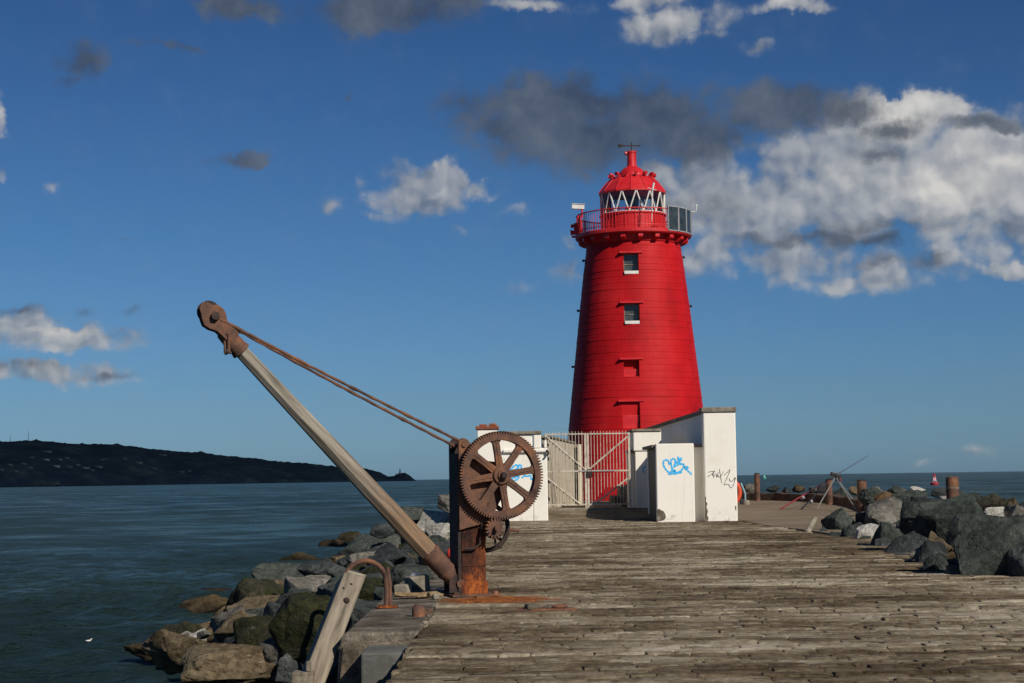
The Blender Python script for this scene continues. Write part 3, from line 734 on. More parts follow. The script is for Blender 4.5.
    for k in range(14):
        a = R(6) + 2 * math.pi * k / 14
        mb.tube([(cx + r_ * math.cos(a), D + r_ * math.sin(a), h) for r_, h in ((rl + .10, d0 + .05), (1.68, d0 + .27), (1.45, d0 + .56), (1.14, d1 + .01))], .025, 5)
    mb.build('dome', M['red'], root)
    for k in range(14):                       # ventilator knobs round the dome
        a = R(6) + 2 * math.pi * (k + .5) / 14; x, y = cx + 1.08 * math.cos(a), D + 1.08 * math.sin(a); o_ = Vector((math.cos(a), math.sin(a), 0))
        b = MB(); p0 = Vector((x, y, d1)); b.tube([p0 - Vector((0, 0, .1)), p0 + Vector((0, 0, .10)), p0 + o_ * .10 + Vector((0, 0, .17)), p0 + o_ * .22 + Vector((0, 0, .15))], [.075, .08, .10, .11], 8)
        b.build('ventilator', M['red'], root, smooth=True)
    zc = zz(166); mb = MB()
    mb.lathe([(.78, d1 + .08), (.78, d1 + .18), (.66, d1 + .38), (.48, d1 + .56), (.34, d1 + .64), (.27, d1 + .68), (.25, zc + .25)], C, 24); mb.build('upper_dome', M['red'], root, smooth=True, sharp=50)
    zt = zz(151.5); mb = MB(); mb.lathe([(.25, zc + .2), (.24, zt - .12), (.27, zt - .1), (.27, zt)], C, 20)
    mb.tube([(cx - .1, D, zt - .1), (cx - .38, D - .05, zt - .1)], [.09, .10], 10); mb.build('chimney', M['red'], root, smooth=True)
    zv = zz(145.5); mb = MB(); mb.tube([(cx, D, zt), (cx, D, zv + .18)], .025, 6); mb.tube([(cx - .72, D - .1, zv - .02), (cx + .5, D + .08, zv)], .028, 6)
    mb.prism([(-.75, -.10), (-.45, -.05), (-.45, .05), (-.75, .10)], (cx, D - .09, zv - .02), Vector((1, 0, 0)), Vector((0, 0, 1)), Vector((0, 1, 0)), -.02, .02)
    mb.build('weather_vane', M['rust_dark'], root)
    # camera on a stalk, horn box, thin aerials
    pc = P(578, 207, D - .3); mb = MB(); mb.box(pc, (.68, .22, .24), Matrix.Rotation(R(4), 3, 'Y')); mb.box(pc + Vector((.02, 0, .15)), (.76, .3, .03), Matrix.Rotation(R(4), 3, 'Y'))
    o = mb.build('security_camera', M['winwhite'], root, bevel=.02)
    st = MB(); p1 = P(582, 219, D - .3); st.tube([(p1.x, p1.y, zr - .1), (p1.x, p1.y, pc.z - .1)], .05, 8); st.build('camera_pole', M['red'], root)
    a = P(576, 229, D - .2); mb = MB(); mb.box(a + Vector((.03, 0, 0)), (.30, .3, .62)); mb.tube([a + Vector((-.12, -.1, -.2)), a + Vector((-.3, -.1, -.22))], [.1, .17], 10)
    mb.tube([a + Vector((-.12, -.1, .15)), a + Vector((-.28, -.1, .15))], [.08, .12], 10); mb.box(a + Vector((.02, 0, -.42)), (.5, .4, .08)); mb.build('fog_horn', M['red'], root, bevel=.015)
    b0 = P(580, 222, D - .8); b = MB(); b.box(b0 + Vector((0, 0, -.1)), (.16, .5, .85), Matrix.Rotation(R(-10), 3, 'Y')); b.build('equipment_box', M['red'], root, bevel=.015)
    mb = MB(); a0, a1, a2 = P(690, 212, D + .3), P(696, 211.5, D + .3), P(696.3, 206.5, D + .3); mb.tube([a0, a1, a2], .03, 6); mb.tube([a2, a2 + Vector((0, 0, .1))], .06, 8); mb.build('aerial', M['winwhite'], root)
    mb = MB(); a0, a1 = P(651.5, 222, D - 2.6), P(652.5, 190, D - 2.6); mb.tube([a0, a1], .035, 6); mb.tube([a1, a1 + Vector((.08, 0, .38))], .055, 6)
    mb.tube([a1 + Vector((-.25, 0, .12)), a1 + Vector((.2, 0, -.02))], .02, 5); mb.build('sensor_mast', M['winwhite'], root)
    for px, py, s in ((579, 310, -1), (573, 366, -1), (689.5, 307, 1), (682.5, 258, 1), (584, 260, -1)):
        z_ = zz(py); r_ = rad(z_); b = MB(); b.tube([(cx + s * (r_ - .1), D, z_), (cx + s * (r_ + .13), D, z_)], .05, 8); b.tube([(cx + s * (r_ + .1), D, z_ - .06), (cx + s * (r_ + .1), D, z_ + .06)], .06, 8); b.build('ring_bolt', M['rust_dark'], root)
lighthouse()

# ------------------------------------------------------------------ walls, shelter and gate in front of it
X_, Y_, Z_ = Vector((1, 0, 0)), Vector((0, 1, 0)), Vector((0, 0, 1))
def ribbon(mb, pts, width, y, jit=0.0):
    """a flat sprayed stroke standing 5 mm proud of a wall that faces -Y"""
    pts = [Vector((p[0], 0, p[1])) for p in pts]; fine = []
    n = len(pts)
    for i in range(n - 1):
        p0, p1, p2, p3 = pts[max(i - 1, 0)], pts[i], pts[i + 1], pts[min(i + 2, n - 1)]
        for k in range(5):
            t = k / 5
            fine.append(0.5 * ((2 * p1) + (p2 - p0) * t + (2 * p0 - 5 * p1 + 4 * p2 - p3) * t * t + (3 * p1 - p0 - 3 * p2 + p3) * t ** 3))
    fine.append(pts[-1]); vs = []; fs = []
    for i, p in enumerate(fine):
        t = (fine[min(i + 1, len(fine) - 1)] - fine[max(i - 1, 0)])
        t = t.normalized() if t.length > 1e-6 else X_
        nrm = Vector((-t.z, 0, t.x)); w = width * (0.85 + 0.3 * math.sin(i * 1.7 + len(pts))) * (0.55 if i in (0, len(fine) - 1) else 1)
        yy = y - 0.004 - ribbon.k * 0.0004
        vs += [(p.x + nrm.x * w / 2, yy, p.z + nrm.z * w / 2), (p.x - nrm.x * w / 2, yy, p.z - nrm.z * w / 2)]
        if i: fs.append((2 * i - 2, 2 * i - 1, 2 * i + 1, 2 * i))
    ribbon.k = (ribbon.k + 1) % 20
    mb.add(vs, fs)
ribbon.k = 0
def strokes(raw, ox, oy, sc_, d):
    out = []
    for st in raw:
        out.append([(lambda q: (q.x, q.z))(P(ox + x / sc_, oy + y / sc_, d)) for x, y in st])
    return out
def rot_box(mb, x0, x1, y0, y1, z0, z1): mb.box2((x0, y0, z0), (x1, y1, z1))

def left_wall():
    d = 64.5; zt = P(515, 434.5, d).z; x0, x1 = P(478, 500, d).x, P(548, 500, d).x
    root = empty('courtyard_wall', ((x0 + x1) / 2, d + .5, 0), 'white rendered wall left of the gate with brick capped pillar and blue scrawl', 'wall', 'white rendered walls before the lighthouse')
    xm = P(533, 480, d).x; xp = P(497.5, 450, d).x
    mb = MB(); rot_box(mb, xp + .003, xm - .003, d + .04, d + 1.0, -.6, zt); mb.build('wall_body', M['white'], root, bevel=.035)
    mb = MB(); rot_box(mb, xm, x1, d + .035, d + 2.0, -.6, P(540, 448, d).z); 
    zb = P(540, 448, d).z
    mb.build('gate_pier', M['white'], root, bevel=.035)
    mb = MB(); rot_box(mb, xm + .04, P(541, 440, d).x, d + .0, d + 1.6, zb, zt - .003); rot_box(mb, P(544, 440, d).x, x1 - .02, d + .0, d + 1.2, zb, zb + .28); mb.build('pier_top', M['white'], root, bevel=.035)
    mb = MB(); rot_box(mb, P(503, 450, d).x, x1 + .05, d - .085, d + .02, P(520, 452.5, d).z, P(520, 449, d).z); mb.build('ledge', M['white'], root, bevel=.035)
    mb = MB(); rot_box(mb, xp + .01, P(541.5, 440, d).x, d - .05, d + 1.08, zt + .003, zt + .12); mb.build('coping', M['coping'], root, bevel=.02)
    mb = MB(); zp = P(487, 429.5, d).z; rot_box(mb, x0, xp, d - .05, d + .75, -.6, zp); p = mb.build('pillar', M['white'], root, bevel=.035)
    mb = MB(); rot_box(mb, x0 - .06, xp + .06, d - .11, d + .8, zp + .003, zp + .13); rot_box(mb, x0 + .08, x0 + .36, d - .04, d + .3, zp + .13, zp + .2); rot_box(mb, xp - .3, xp - .02, d - .06, d + .4, zp + .13, zp + .22); mb.build('brick_cap', M['cap_rust'], p, bevel=.025)
    g = MB(); raw = [[(430, 575), (470, 560), (505, 520), (545, 515), (530, 560), (500, 565)], [(545, 560), (560, 515), (585, 520), (580, 555)], [(470, 670), (510, 655), (555, 640), (545, 670), (500, 690)], [(590, 660), (620, 635), (655, 640), (690, 630), (700, 670), (735, 700)], [(445, 600), (500, 610), (560, 600), (620, 605)]]
    for st in strokes(raw, 470, 420, 11.38, d + .04): ribbon(g, st, .07, d + .036)
    g.build('graffiti', M['blue_paint'], root, fix=False)
    b = MB(); q = P(547, 453, d); b.tube([q + Vector((0, -.1, .12)), q + Vector((.05, -.12, -.02)), q + Vector((-.03, -.12, -.1))], .04, 6); b.build('hinge_hook', M['rust_dark'], root)
left_wall()

def inner_wall():
    a = P(548.0, 441, 69.3); b = P(573, 443.5, 82); zt = 3.22
    root = empty('boarded_wall', (a.x, a.y, 0.4), 'pale cream boarded wall seen through the left gate leaf', 'wall')
    dv = Vector((b.x - a.x, b.y - a.y, 0)); ln = dv.length; dv.normalize(); nv = Vector((dv.y, -dv.x, 0))
    mb = MB(); n = 22
    for i in range(n):
        s0 = ln * i / n + .012; s1 = ln * (i + 1) / n - .012
        mb.prism([(s0, 0), (s1, 0), (s1, .05), (s0, .05)], Vector((a.x, a.y, 0)), dv, nv, Z_, .35, zt - .02)
    mb.build('boards', M['board'], root)
    mb = MB(); mb.prism([(0, -.25), (ln, -.25), (ln, -.006), (0, -.006)], Vector((a.x, a.y, 0)), dv, nv, Z_, .30, zt); mb.build('wall_core', M['coping'], root)
    mb = MB(); mb.prism([(-.1, -.32), (ln + .05, -.32), (ln + .05, .10), (-.1, .10)], Vector((a.x, a.y, 0)), dv, nv, Z_, zt + .003, zt + .10); mb.build('coping', M['coping'], root, bevel=.02)
    q = P(575.2, 470, 82.6); mb = MB(); rot_box(mb, q.x - .10, q.x + .10, 82.5, 82.8, .3, P(575, 444, 82.6).z); mb.build('door_frame', M['coping'], root, bevel=.02)
    q = P(579.6, 470, 82.2); mb = MB(); rot_box(mb, q.x - .09, q.x + .10, 82.1, 82.35, .3, P(579, 444.5, 82.2).z); mb.build('door_post', M['board'], root, bevel=.02)
inner_wall()

def gate():
    d = 68.82; x0, x1 = P(546.5, 470, d).x, P(629.5, 470, d).x; xm = P(587, 470, d).x; zb = .56; zt = P(590, 433.5, d).z
    root = empty('gate', ((x0 + x1) / 2, d, .42), 'tall double gate of thin white bars with diagonal braces, before the red tower', 'gate')
    zm = P(590, 471, d).z
    for (a, b, s) in ((x0, xm - .05, 1), (xm + .05, x1, -1)):
        mb = MB(); st = .04
        for x in (a, b): mb.box2((x - st, d - .03, zb - .1), (x + st, d + .03, zt + .02))
        mb.box2((a + st, d - .028, zt - .035), (b - st, d + .028, zt + .01)); mb.box2((a + st, d - .028, zm - .03), (b - st, d + .028, zm + .03)); mb.box2((a + st, d - .028, zb), (b - st, d + .028, zb + .06))
        leaf = mb.build('gate_leaf', M['gatewhite'], root)
        br = MB(); e0, e1 = (a, b) if s == 1 else (b, a)
        br.tube([(e0, d - .045, zt - .1), (e1, d - .045, zm + .04)], .035, 6); br.tube([(e0, d - .045, zm - .25), (e1 - s * .25, d - .045, zb + .05)], .035, 6)
        br.build('brace', M['gatewhite'], leaf)
        bars = MB(); n = int(round((b - a) / .128))
        for k in range(1, n):
            x = a + (b - a) * k / n; bars.tube([(x, d, zb), (x, d, zt + .06), (x, d, zt + .10)], [.0135, .0135, .004], 5)
        bars.build('bars', M['gatewhite'], leaf)
    lk = MB(); q = P(589.5, 474.5, d); lk.box((q.x, d - .07, q.z), (.22, .06, .20)); lk.tube([(q.x - .07, d - .07, q.z + .1), (q.x - .07, d - .07, q.z + .2), (q.x + .07, d - .07, q.z + .2), (q.x + .07, d - .07, q.z + .1)], .018, 6); lk.build('lock', M['rust_dark'], root, bevel=.01)
    bo = MB(); q = P(602, 471.3, d); bo.tube([(xm - .3, d - .055, zm), (q.x + .5, d - .055, zm)], .03, 6); bo.build('bolt', M['iron_grey'], root)
gate()

def right_walls():
    # the wall beside the gate
    d = 69.2; x0, x1 = P(634, 480, d).x, P(662, 480, d).x; zt = P(645, 431.5, d).z
    root = empty('courtyard_wall', ((x0 + x1) / 2, d, 0), 'white gate side wall half in diagonal shadow, right of the gate', 'wall', 'white rendered walls before the lighthouse')
    zl = P(640, 451, d).z
    mb = MB(); rot_box(mb, x0 + .06, x1, d, d + 3.6, -.4, zl); mb.build('wall_body', M['white'], root, bevel=.035)
    mb = MB(); rot_box(mb, x0, x1, d - .06, d + 3.2, zl + .003, zt); mb.build('wall_top', M['white'], root, bevel=.035)
    mb = MB(); rot_box(mb, x0 - .06, x1, d - .12, d + 3.3, zt + .003, zt + .10); mb.build('coping', M['coping'], root, bevel=.02)
    mb = MB(); xs_ = P(629.5, 470, d + .6).x; rot_box(mb, xs_, x0 + .055, d + .35, d + 2.2, .2, zl - .06); mb.build('gate_post', M['white'], root, bevel=.035)
    mb = MB(); rot_box(mb, xs_ - .06, x0 + .054, d + .3, d + 2.3, zl - .057, zl + .06); mb.build('post_cap', M['coping'], root, bevel=.02)
    g = MB(); raw = [[(590, 325), (575, 320), (565, 335), (570, 352), (582, 358)]]
    for st in strokes(raw, 560, 420, 6.83, d): ribbon(g, st, .06, d - .002)
    g.build('graffiti', M['blue_paint'], root, fix=False)
    # long wall running back, tall end facing the pier
    y0, y1 = 62.0, 84.0; zt = P(720, 412, y0).z
    a0, a1 = P(704.5, 480, y0).x, P(737, 480, y0).x; b0 = P(646, 431, y1).x - .1; zt1 = P(646, 432, y1).z
    root = empty('courtyard_wall', ((a0 + a1) / 2, y0, 0), 'tall white end wall with thin black scrawl, its long side running back in shade', 'wall', 'white rendered walls before the lighthouse')
    mb = MB(); w2 = .55
    ye = y0 + .75
    mb.box2((a0, y0, -.3), (a1, ye, zt)); mb.build('end_pier', M['white'], root, bevel=.04)
    vs = [(a0 + .12, ye + .003, -.3), (a0 + .75, ye + .003, -.3), (b0 + .65, y1, -.3), (b0, y1, -.3)]
    vt = [(a0 + .12, ye + .003, zt - .02), (a0 + .75, ye + .003, zt - .02), (b0 + .65, y1, zt1), (b0, y1, zt1)]
    mb = MB(); mb.add(vs + vt, [(0, 1, 2, 3), (4, 5, 6, 7), (0, 1, 5, 4), (1, 2, 6, 5), (2, 3, 7, 6), (3, 0, 4, 7)]); mb.build('wall_body', M['white'], root)
    up = [(x, y, z + .003) for x, y, z in vt]; up2 = [(x + (-.09 if i in (0, 3) else .09), y, z + .003) for i, (x, y, z) in enumerate(vt)]
    mb = MB(); mb.add(up2 + [(x, y, z + .13) for x, y, z in up2], [(0, 1, 2, 3), (4, 5, 6, 7), (0, 1, 5, 4), (1, 2, 6, 5), (2, 3, 7, 6), (3, 0, 4, 7)]); mb.build('wall_coping', M['coping'], root)
    mb = MB(); rot_box(mb, a0 - .06, a1 + .03, y0 - .06, ye + .05, zt + .003, zt + .17); mb.build('coping', M['coping'], root, bevel=.02)
    g = MB(); raw = [[(630, 385), (690, 345), (722, 310), (700, 350), (712, 402)], [(640, 330), (680, 318), (720, 322)], [(735, 340), (745, 390), (762, 325)], [(775, 285), (790, 380), (806, 462)], [(750, 350), (780, 390), (826, 318)], [(832, 365), (870, 330), (905, 298), (870, 390), (832, 480), (880, 470), (912, 515), (946, 480), (962, 400), (930, 435), (900, 430), (897, 400)], [(960, 385), (978, 412)], [(690, 345), (705, 375), (728, 345)]]
    for st in strokes(raw, 655, 445, 12.05, y0): ribbon(g, st, .021, y0)
    g.build('graffiti', M['black_ink'], root, fix=False)
    # shelter block
    y0 = 62.02; x0, x1 = P(656.5, 480, y0).x, P(694.5, 480, y0).x; zt = P(675, 443.5, y0).z; y1 = 66.8
    root = empty('shelter', ((x0 + x1) / 2, y0 + 2, 0), 'low white block with bright blue spray tag beside the tall end wall', 'shelter')
    mb = MB(); mb.box2((x0, y0, -.3), (x1, y0 + .42, zt)); mb.build('front_wall', M['white'], root, bevel=.035)
    mb = MB(); mb.box2((x1 - .35, y0 + .45, -.3), (a0 + .11, y1, zt - .03)); mb.build('side_wall', M['white'], root, bevel=.035)
    mb = MB(); mb.box2((x0 - .12, y0 + .43, zt - .14), (a0 + .1, y1 + .2, zt - .025)); mb.build('roof', M['coping'], root, bevel=.02)
    mb = MB(); mb.box2((x0 + .05, y1 - .3, -.3), (x1 - .36, y1, zt - .145)); mb.build('back_wall', M['white'], root)
    mb = MB(); mb.box2((x0 + .10, y0 + .425, -.3), (x0 + .22, y1 - .303, zt - .145)); mb.build('shaded_side', plain('navy_shade', (.018, .024, .04), .6), root)  # side panel whose navy colour stands in for shade on the left face
    g = MB(); raw = [[(170, 240), (165, 200), (135, 178), (105, 195), (103, 240), (130, 290), (165, 325), (200, 320), (215, 280)], [(190, 185), (200, 260), (228, 340)], [(190, 185), (215, 165), (245, 180), (242, 225), (222, 270)], [(225, 268), (260, 245), (300, 230), (348, 235), (335, 280), (300, 320), (240, 332), (168, 352)],
        [(275, 138), (288, 170), (300, 205)], [(325, 148), (295, 180), (262, 208)], [(265, 175), (300, 178), (330, 186)], [(250, 180), (246, 215), (300, 218), (342, 235)], [(342, 245), (365, 292), (388, 262), (350, 265)], [(402, 262), (388, 300), (412, 325), (444, 358)], [(155, 352), (200, 345), (245, 347), (330, 325)], [(225, 335), (235, 300), (250, 345)]]
    for st in strokes(raw, 655, 445, 12.05, y0): ribbon(g, st, .066, y0)
    g.build('graffiti', M['blue_paint'], root, fix=False)
right_walls()
def chips():
    sh = [o for o in COL.objects if o.name == 'shelter'][0]; ew = [o for o in COL.objects if o.get('label', '').startswith('tall white end wall')][0]
    for par, y, pts in ((sh, 62.02, [(657.0, 510), (659, 508.6), (661, 510.2), (663.5, 511), (665.2, 514), (666, 517), (664.5, 520), (661, 521), (657.2, 521.4)]),
                        (ew, 62.0, [(704.9, 496), (706.2, 498), (705.7, 501), (707.6, 504), (706.4, 507), (708, 511), (707.0, 515), (708.6, 518), (708, 521.5), (705.0, 521.5)]),
                        (ew, 62.0, [(736.3, 505), (734.8, 507), (735.5, 510), (736.4, 511)])):
        ps = [P(a, b, y) for a, b in pts]; mb = MB(); mb.prism([(q.x, q.z) for q in ps], (0, y, 0), X_, Z_, -Y_, -.01, .004); mb.build('render_chip', M['concrete_old'], par)
chips()

# ------------------------------------------------------------------ the crane
U = Vector((math.cos(R(20)), math.sin(R(20)), 0)); NF = Vector((math.sin(R(20)), -math.cos(R(20)), 0))
QC = Matrix((U, -NF, Z_)).transposed()
def crane():
    d = 25.0; c = P(468.5, 593, d); c.z = 0.012
    root = empty('hand_crane', c, 'rusty hand cranked dock crane with big gear wheel and long wooden jib', 'crane')
    at = lambda u, z, n=0.0: c + U * u + Z_ * z + NF * n
    # post
    mb = MB(); mb.box(at(.03, .65), (.36, .34, 1.30), QC); mb.box(at(.03, .10), (.40, .38, .20), QC); mb.box(at(.03, .42), (.375, .355, .03), QC); mb.box(at(.03, .88), (.375, .355, .025), QC)
    mb.build('post', M['rust_orange'], root, bevel=.015)
    mb = MB(); mb.box(at(.02, .012), (.72, .66, .03), QC)
    for su in (-1, 1):
        for sn in (-1, 1): mb.lathe([(.04, .027), (.04, .06)], at(.02 + su * .29, 0, sn * .26), 6)
    mb.build('base_plate', M['rust'], root)
    # cheeks: two side frames that carry the shafts
    out = [(-.20, .0), (-.085, .0), (-.085, .95), (.24, 1.02), (.52, 1.50), (.55, 1.74), (.44, 1.86), (.16, 1.90), (-.02, 2.14), (-.07, 2.20), (-.14, 2.22), (-.20, 2.16)]
    for n in (-.20, .21):
        mb = MB(); mb.prism(out if n < 0 else [(-.20, .92)] + out[2:], at(0, 0), U, Z_, NF, n - .025, n + .025); mb.build('side_frame', M['rust_dark'] if n < 0 else M['rust'], root, bevel=.008)
    mb = MB(); mb.prism([(-.205, .02), (-.16, .02), (-.16, 2.0), (-.205, 2.0)], at(0, 0), U, Z_, NF, -.17, .18); mb.build('back_plate', M['rust_dark'], root)
    for (u, z, r_) in ((-.12, 2.12, .035), (.10, 1.25, .03), (-.1, 1.5, .03)):
        mb = MB(); mb.tube([at(u, z, -.25), at(u, z, .26)], r_, 10); mb.build('tie_bolt', M['rust'], root, smooth=True)
    # gear wheel
    hub = P(496, 475.5, d); hu = (hub - c).dot(U); hz = hub.z - c.z
    GN = .34; Rg = .625; nt_ = 96; rim_i = .50
    mb = MB(); prof = []
    for k in range(nt_):
        a = 2 * math.pi * k / nt_; da = 2 * math.pi / nt_
        for fr, rr in ((-.42, Rg - .042), (-.22, Rg - .006), (-.16, Rg), (.16, Rg), (.22, Rg - .006), (.42, Rg - .042)): prof.append((a + fr * da, rr))
    n = len(prof); oc = at(hu, hz, 0); vs = []
    for nn in (GN - .055, GN + .055):
        for (a, r_) in prof: vs.append(oc + U * (r_ * math.cos(a)) + Z_ * (r_ * math.sin(a)) + NF * nn)
        for (a, r_) in prof: vs.append(oc + U * (rim_i * math.cos(a)) + Z_ * (rim_i * math.sin(a)) + NF * nn)
    fs = []
    for i in range(n):
        j = (i + 1) % n
        fs += [(i, j, n + j, n + i), (2 * n + i, 2 * n + j, 3 * n + j, 3 * n + i), (i, j, 2 * n + j, 2 * n + i), (n + i, n + j, 3 * n + j, 3 * n + i)]
    mb.add(vs, fs)
    # a raised web on the rim face, as on a cast wheel
    gear = mb.build('gear_wheel', M['rust'], root)
    for k in range(8):
        a = R(8.5 + 45 * k); e = U * math.cos(a) + Z_ * math.sin(a); t = -U * math.sin(a) + Z_ * math.cos(a); s = MB()
        s.prism([(.07, -.058), (.30, -.047), (.46, -.050), (.505, -.085), (.505, .085), (.46, .050), (.30, .047), (.07, .058)], oc, e, t, NF, GN - .03, GN + .035)
        s.prism([(.07, -.012), (.50, -.010), (.50, .010), (.07, .012)], oc, e, t, NF, GN + .03, GN + .043)
        s.build('spoke', M['rust'], gear, bevel=.008)
    s = MB(); s.lathe([(.135, GN - .10), (.135, GN + .05), (.12, GN + .075), (.075, GN + .08), (.07, GN + .11), (.055, GN + .115)], oc, 24, axis=NF); s.build('hub', M['rust'], gear, smooth=True)
    s = MB(); s.tube([oc + NF * -.42, oc + NF * (GN + .14)], .05, 14); s.box(oc + NF * (GN + .15), (.07, .04, .07), QC); s.build('shaft', M['rust_dark'], gear)
    s = MB(); s.lathe([(.20, -.19), (.20, -.165), (.13, -.15), (.13, .15), (.20, .165), (.20, .19)], oc, 24, axis=NF); s.build('chain_drum', M['rust_dark'], root, smooth=True)
    # pinion and hand wheel on the lower shafts
    q = P(489.5, 528, d); pu = (q - c).dot(U) - .02; pz = q.z - c.z; pc = at(pu, pz, 0)
    s = MB(); prof = []
    for k in range(16):
        a = 2 * math.pi * k / 16
        for fr, rr in ((-.45, .10), (-.2, .145), (.2, .145), (.45, .10)): prof.append((rr * math.cos(a + fr * 2 * math.pi / 16), rr * math.sin(a + fr * 2 * math.pi / 16)))
    s.prism(prof, pc, U, Z_, NF, GN - .06, GN + .07); wc = pc + U * .15; s.tube([pc, pc + NF * (GN + .16)], .035, 10); s.tube([wc - NF * .55, wc + NF * .2], .035, 10); s.build('pinion', M['rust'], root)
    s = MB(); HN = -.42; rr = .335; wc = pc + U * .15; pts = [wc + NF * HN + U * (rr * math.cos(2 * math.pi * k / 40)) + Z_ * (rr * math.sin(2 * math.pi * k / 40)) for k in range(41)]
    s.tube(pts, .035, 8, False); w = s.build('hand_wheel', M['rust_dark'], root, smooth=True)
    for k in range(6):
        a = R(20 + 60 * k); e = U * math.cos(a) + Z_ * math.sin(a); s = MB(); s.tube([wc + NF * HN + e * .04, wc + NF * HN + e * rr], [.035, .022], 8); s.build('spoke', M['rust_dark'], w)
    e = U * math.cos(R(-8)) + Z_ * math.sin(R(-8)); s = MB(); s.tube([wc + NF * HN + e * rr, wc + NF * (HN + .02) + e * (rr + .06), wc + NF * (HN + .05) + e * .50], [.02, .022, .024], 8); s.build('crank_handle', M['rust'], w)
    s = MB(); s.tube([at(-.14, 1.02 - .36, .24), at(.02, .66, .24), at(.09, .72, .25), at(.13, .98, .25), at(.3, 1.0, .25), at(.33, .70, .25), at(.42, .66, .25)], .018, 8); s.build('pawl_lever', M['rust_dark'], root)
    # jib
    pf = P(462, 584, d - .05); pt = P(207.5, 315, 23.7)
    foot_u, foot_z = (pf - c).dot(U), pf.z - c.z
    J0 = at(foot_u, foot_z, 0.02); tu = (pt - c).dot(U); J1 = at(tu, pt.z - c.z, 0.02)
    # put the tip exactly on its line of sight inside the crane's plane
    v = ray(207.5, 315); tt = ((c + NF * .02) - EYE).dot(NF) / v.dot(NF); J1 = EYE + v * tt
    v = ray(457.5, 583); tt = ((c + NF * .02) - EYE).dot(NF) / v.dot(NF); J0 = EYE + v * tt
    ax = (J1 - J0); L_ = ax.length; ax.normalize(); up = NF.cross(ax).normalized()
    if up.z < 0: up = -up
    s = MB(); vs = []; oct_ = [(1, .42), (.42, 1), (-.42, 1), (-1, .42), (-1, -.42), (-.42, -1), (.42, -1), (1, -.42)]
    st = [(.50, .130), (1.2, .130), (2.4, .120), (3.6, .104), (L_ - .55, .090)]
    for (t, h) in st:
        for (a, b) in oct_: vs.append(J0 + ax * t + up * (a * h) + NF * (b * h))
    fs = [(i * 8 + k, i * 8 + (k + 1) % 8, (i + 1) * 8 + (k + 1) % 8, (i + 1) * 8 + k) for i in range(len(st) - 1) for k in range(8)]
    fs += [tuple(range(8)), tuple((len(st) - 1) * 8 + k for k in range(8))]
    s.add(vs, fs)
    wood, nt, b = material('weathered_jib_timber'); n_ = NB(nt); o_ = n_.obj()
    # grain runs along the jib
    rotm = nt.nodes.new('ShaderNodeMapping'); e_ = Matrix((ax, up, ax.cross(up))).to_euler(); n_.put(rotm.inputs[0], o_); rotm.inputs['Rotation'].default_value = e_
    g0 = rotm.outputs[0]; g = n_.noise(n_.scale(g0, (0.7, 9, 9)), 1.6, 7, 0.65); k = n_.noise(n_.scale(g0, (0.5, 1, 1)), 1.3, 5, 0.6)
    cc = n_.ramp(g, (.26, (.045, .038, .030)), (.42, (.17, .145, .112)), (.56, (.29, .255, .20)), (.78, (.41, .37, .305)))
    low = n_.mapr(n_.math('ADD', n_.sep(g0)[0], n_.math('MULTIPLY', n_.math('SUBTRACT', k, .5), 2.6)), 3.3, .9, 0, .72)
    cc = n_.mix(low, cc, n_.ramp(g, (.3, (.07, .040, .018)), (.6, (.25, .125, .046))))
    n_.put(b.inputs['Base Color'], cc); b.inputs['Roughness'].default_value = .85; n_.L.new(n_.bump(g, .7, .012), b.inputs['Normal'])
    s.build('jib', wood, root, bevel=.006)
    s = MB(); s.tube([J0 + ax * -.05, J0 + ax * .30, J0 + ax * .62], [.10, .138, .150], 18); s.lathe([(.156, 0), (.156, .05)], J0 + ax * .57, 18, axis=ax); s.lathe([(.142, 0), (.142, .04)], J0 + ax * .22, 18, axis=ax)
    s.build('jib_socket', M['rust'], root, smooth=True)
    s = MB(); s.tube([J0 - NF * .17, J0 + NF * .155], .05, 14); s.tube([J0 + NF * .14, J0 + NF * .165], .065, 6); s.build('pivot_pin', M['rust'], root, smooth=True)
    s = MB(); s.prism([(-.16, -.13), (.12, -.10), (.14, .10), (-.05, .13), (-.16, .06)], J0, U, Z_, NF, -.13, -.10); s.prism([(-.16, -.13), (.12, -.10), (.14, .10), (-.05, .13), (-.16, .06)], J0, U, Z_, NF, .10, .13); s.build('pivot_bracket', M['rust_dark'], root)
    # head casting
    def pl(X, Y):
        v = ray(180 + X / 7.59, 290 + Y / 7.59); t = ((c + NF * .02) - EYE).dot(NF) / v.dot(NF); q = EYE + v * t - J1; return (q.dot(U), q.z)
    out = [pl(*a) for a in ((135, 145), (145, 115), (168, 98), (200, 99), (238, 120), (265, 116), (292, 126), (322, 152), (338, 185), (345, 225), (360, 258), (400, 296), (440, 330), (400, 395), (345, 392), (300, 345), (268, 318), (215, 300), (172, 272), (154, 225), (148, 185))]
    for a0, a1 in ((-.10, -.055), (.055, .10)):
        s = MB(); s.prism(out, J1, U, Z_, NF, a0 + .02, a1 + .02); s.build('head_cheek', M['rust'], root, bevel=.012)
    s = MB(); pu_, pz_ = pl(215, 165); s.lathe([(.15, -.045), (.115, -.012), (.115, .012), (.15, .045)], J1 + U * pu_ + Z_ * pz_, 24, axis=NF); s.build('sheave', M['rust_dark'], root, smooth=True)
    pu_, pz_ = pl(252, 205); PH = J1 + U * pu_ + Z_ * pz_
    s = MB(); s.tube([PH - NF * .15, PH + NF * .17], .042, 12); s.tube([PH + NF * .12, PH + NF * .19], .06, 6); s.build('head_pin', M['rust_dark'], root)
    s = MB(); s.lathe([(.128, 0), (.122, .22), (.11, .36), (.08, .40)], J0 + ax * (L_ - .68), 20, axis=ax); s.lathe([(.136, .0), (.136, .045)], J0 + ax * (L_ - .685), 20, axis=ax); s.build('head_socket', M['rust'], root, smooth=True)
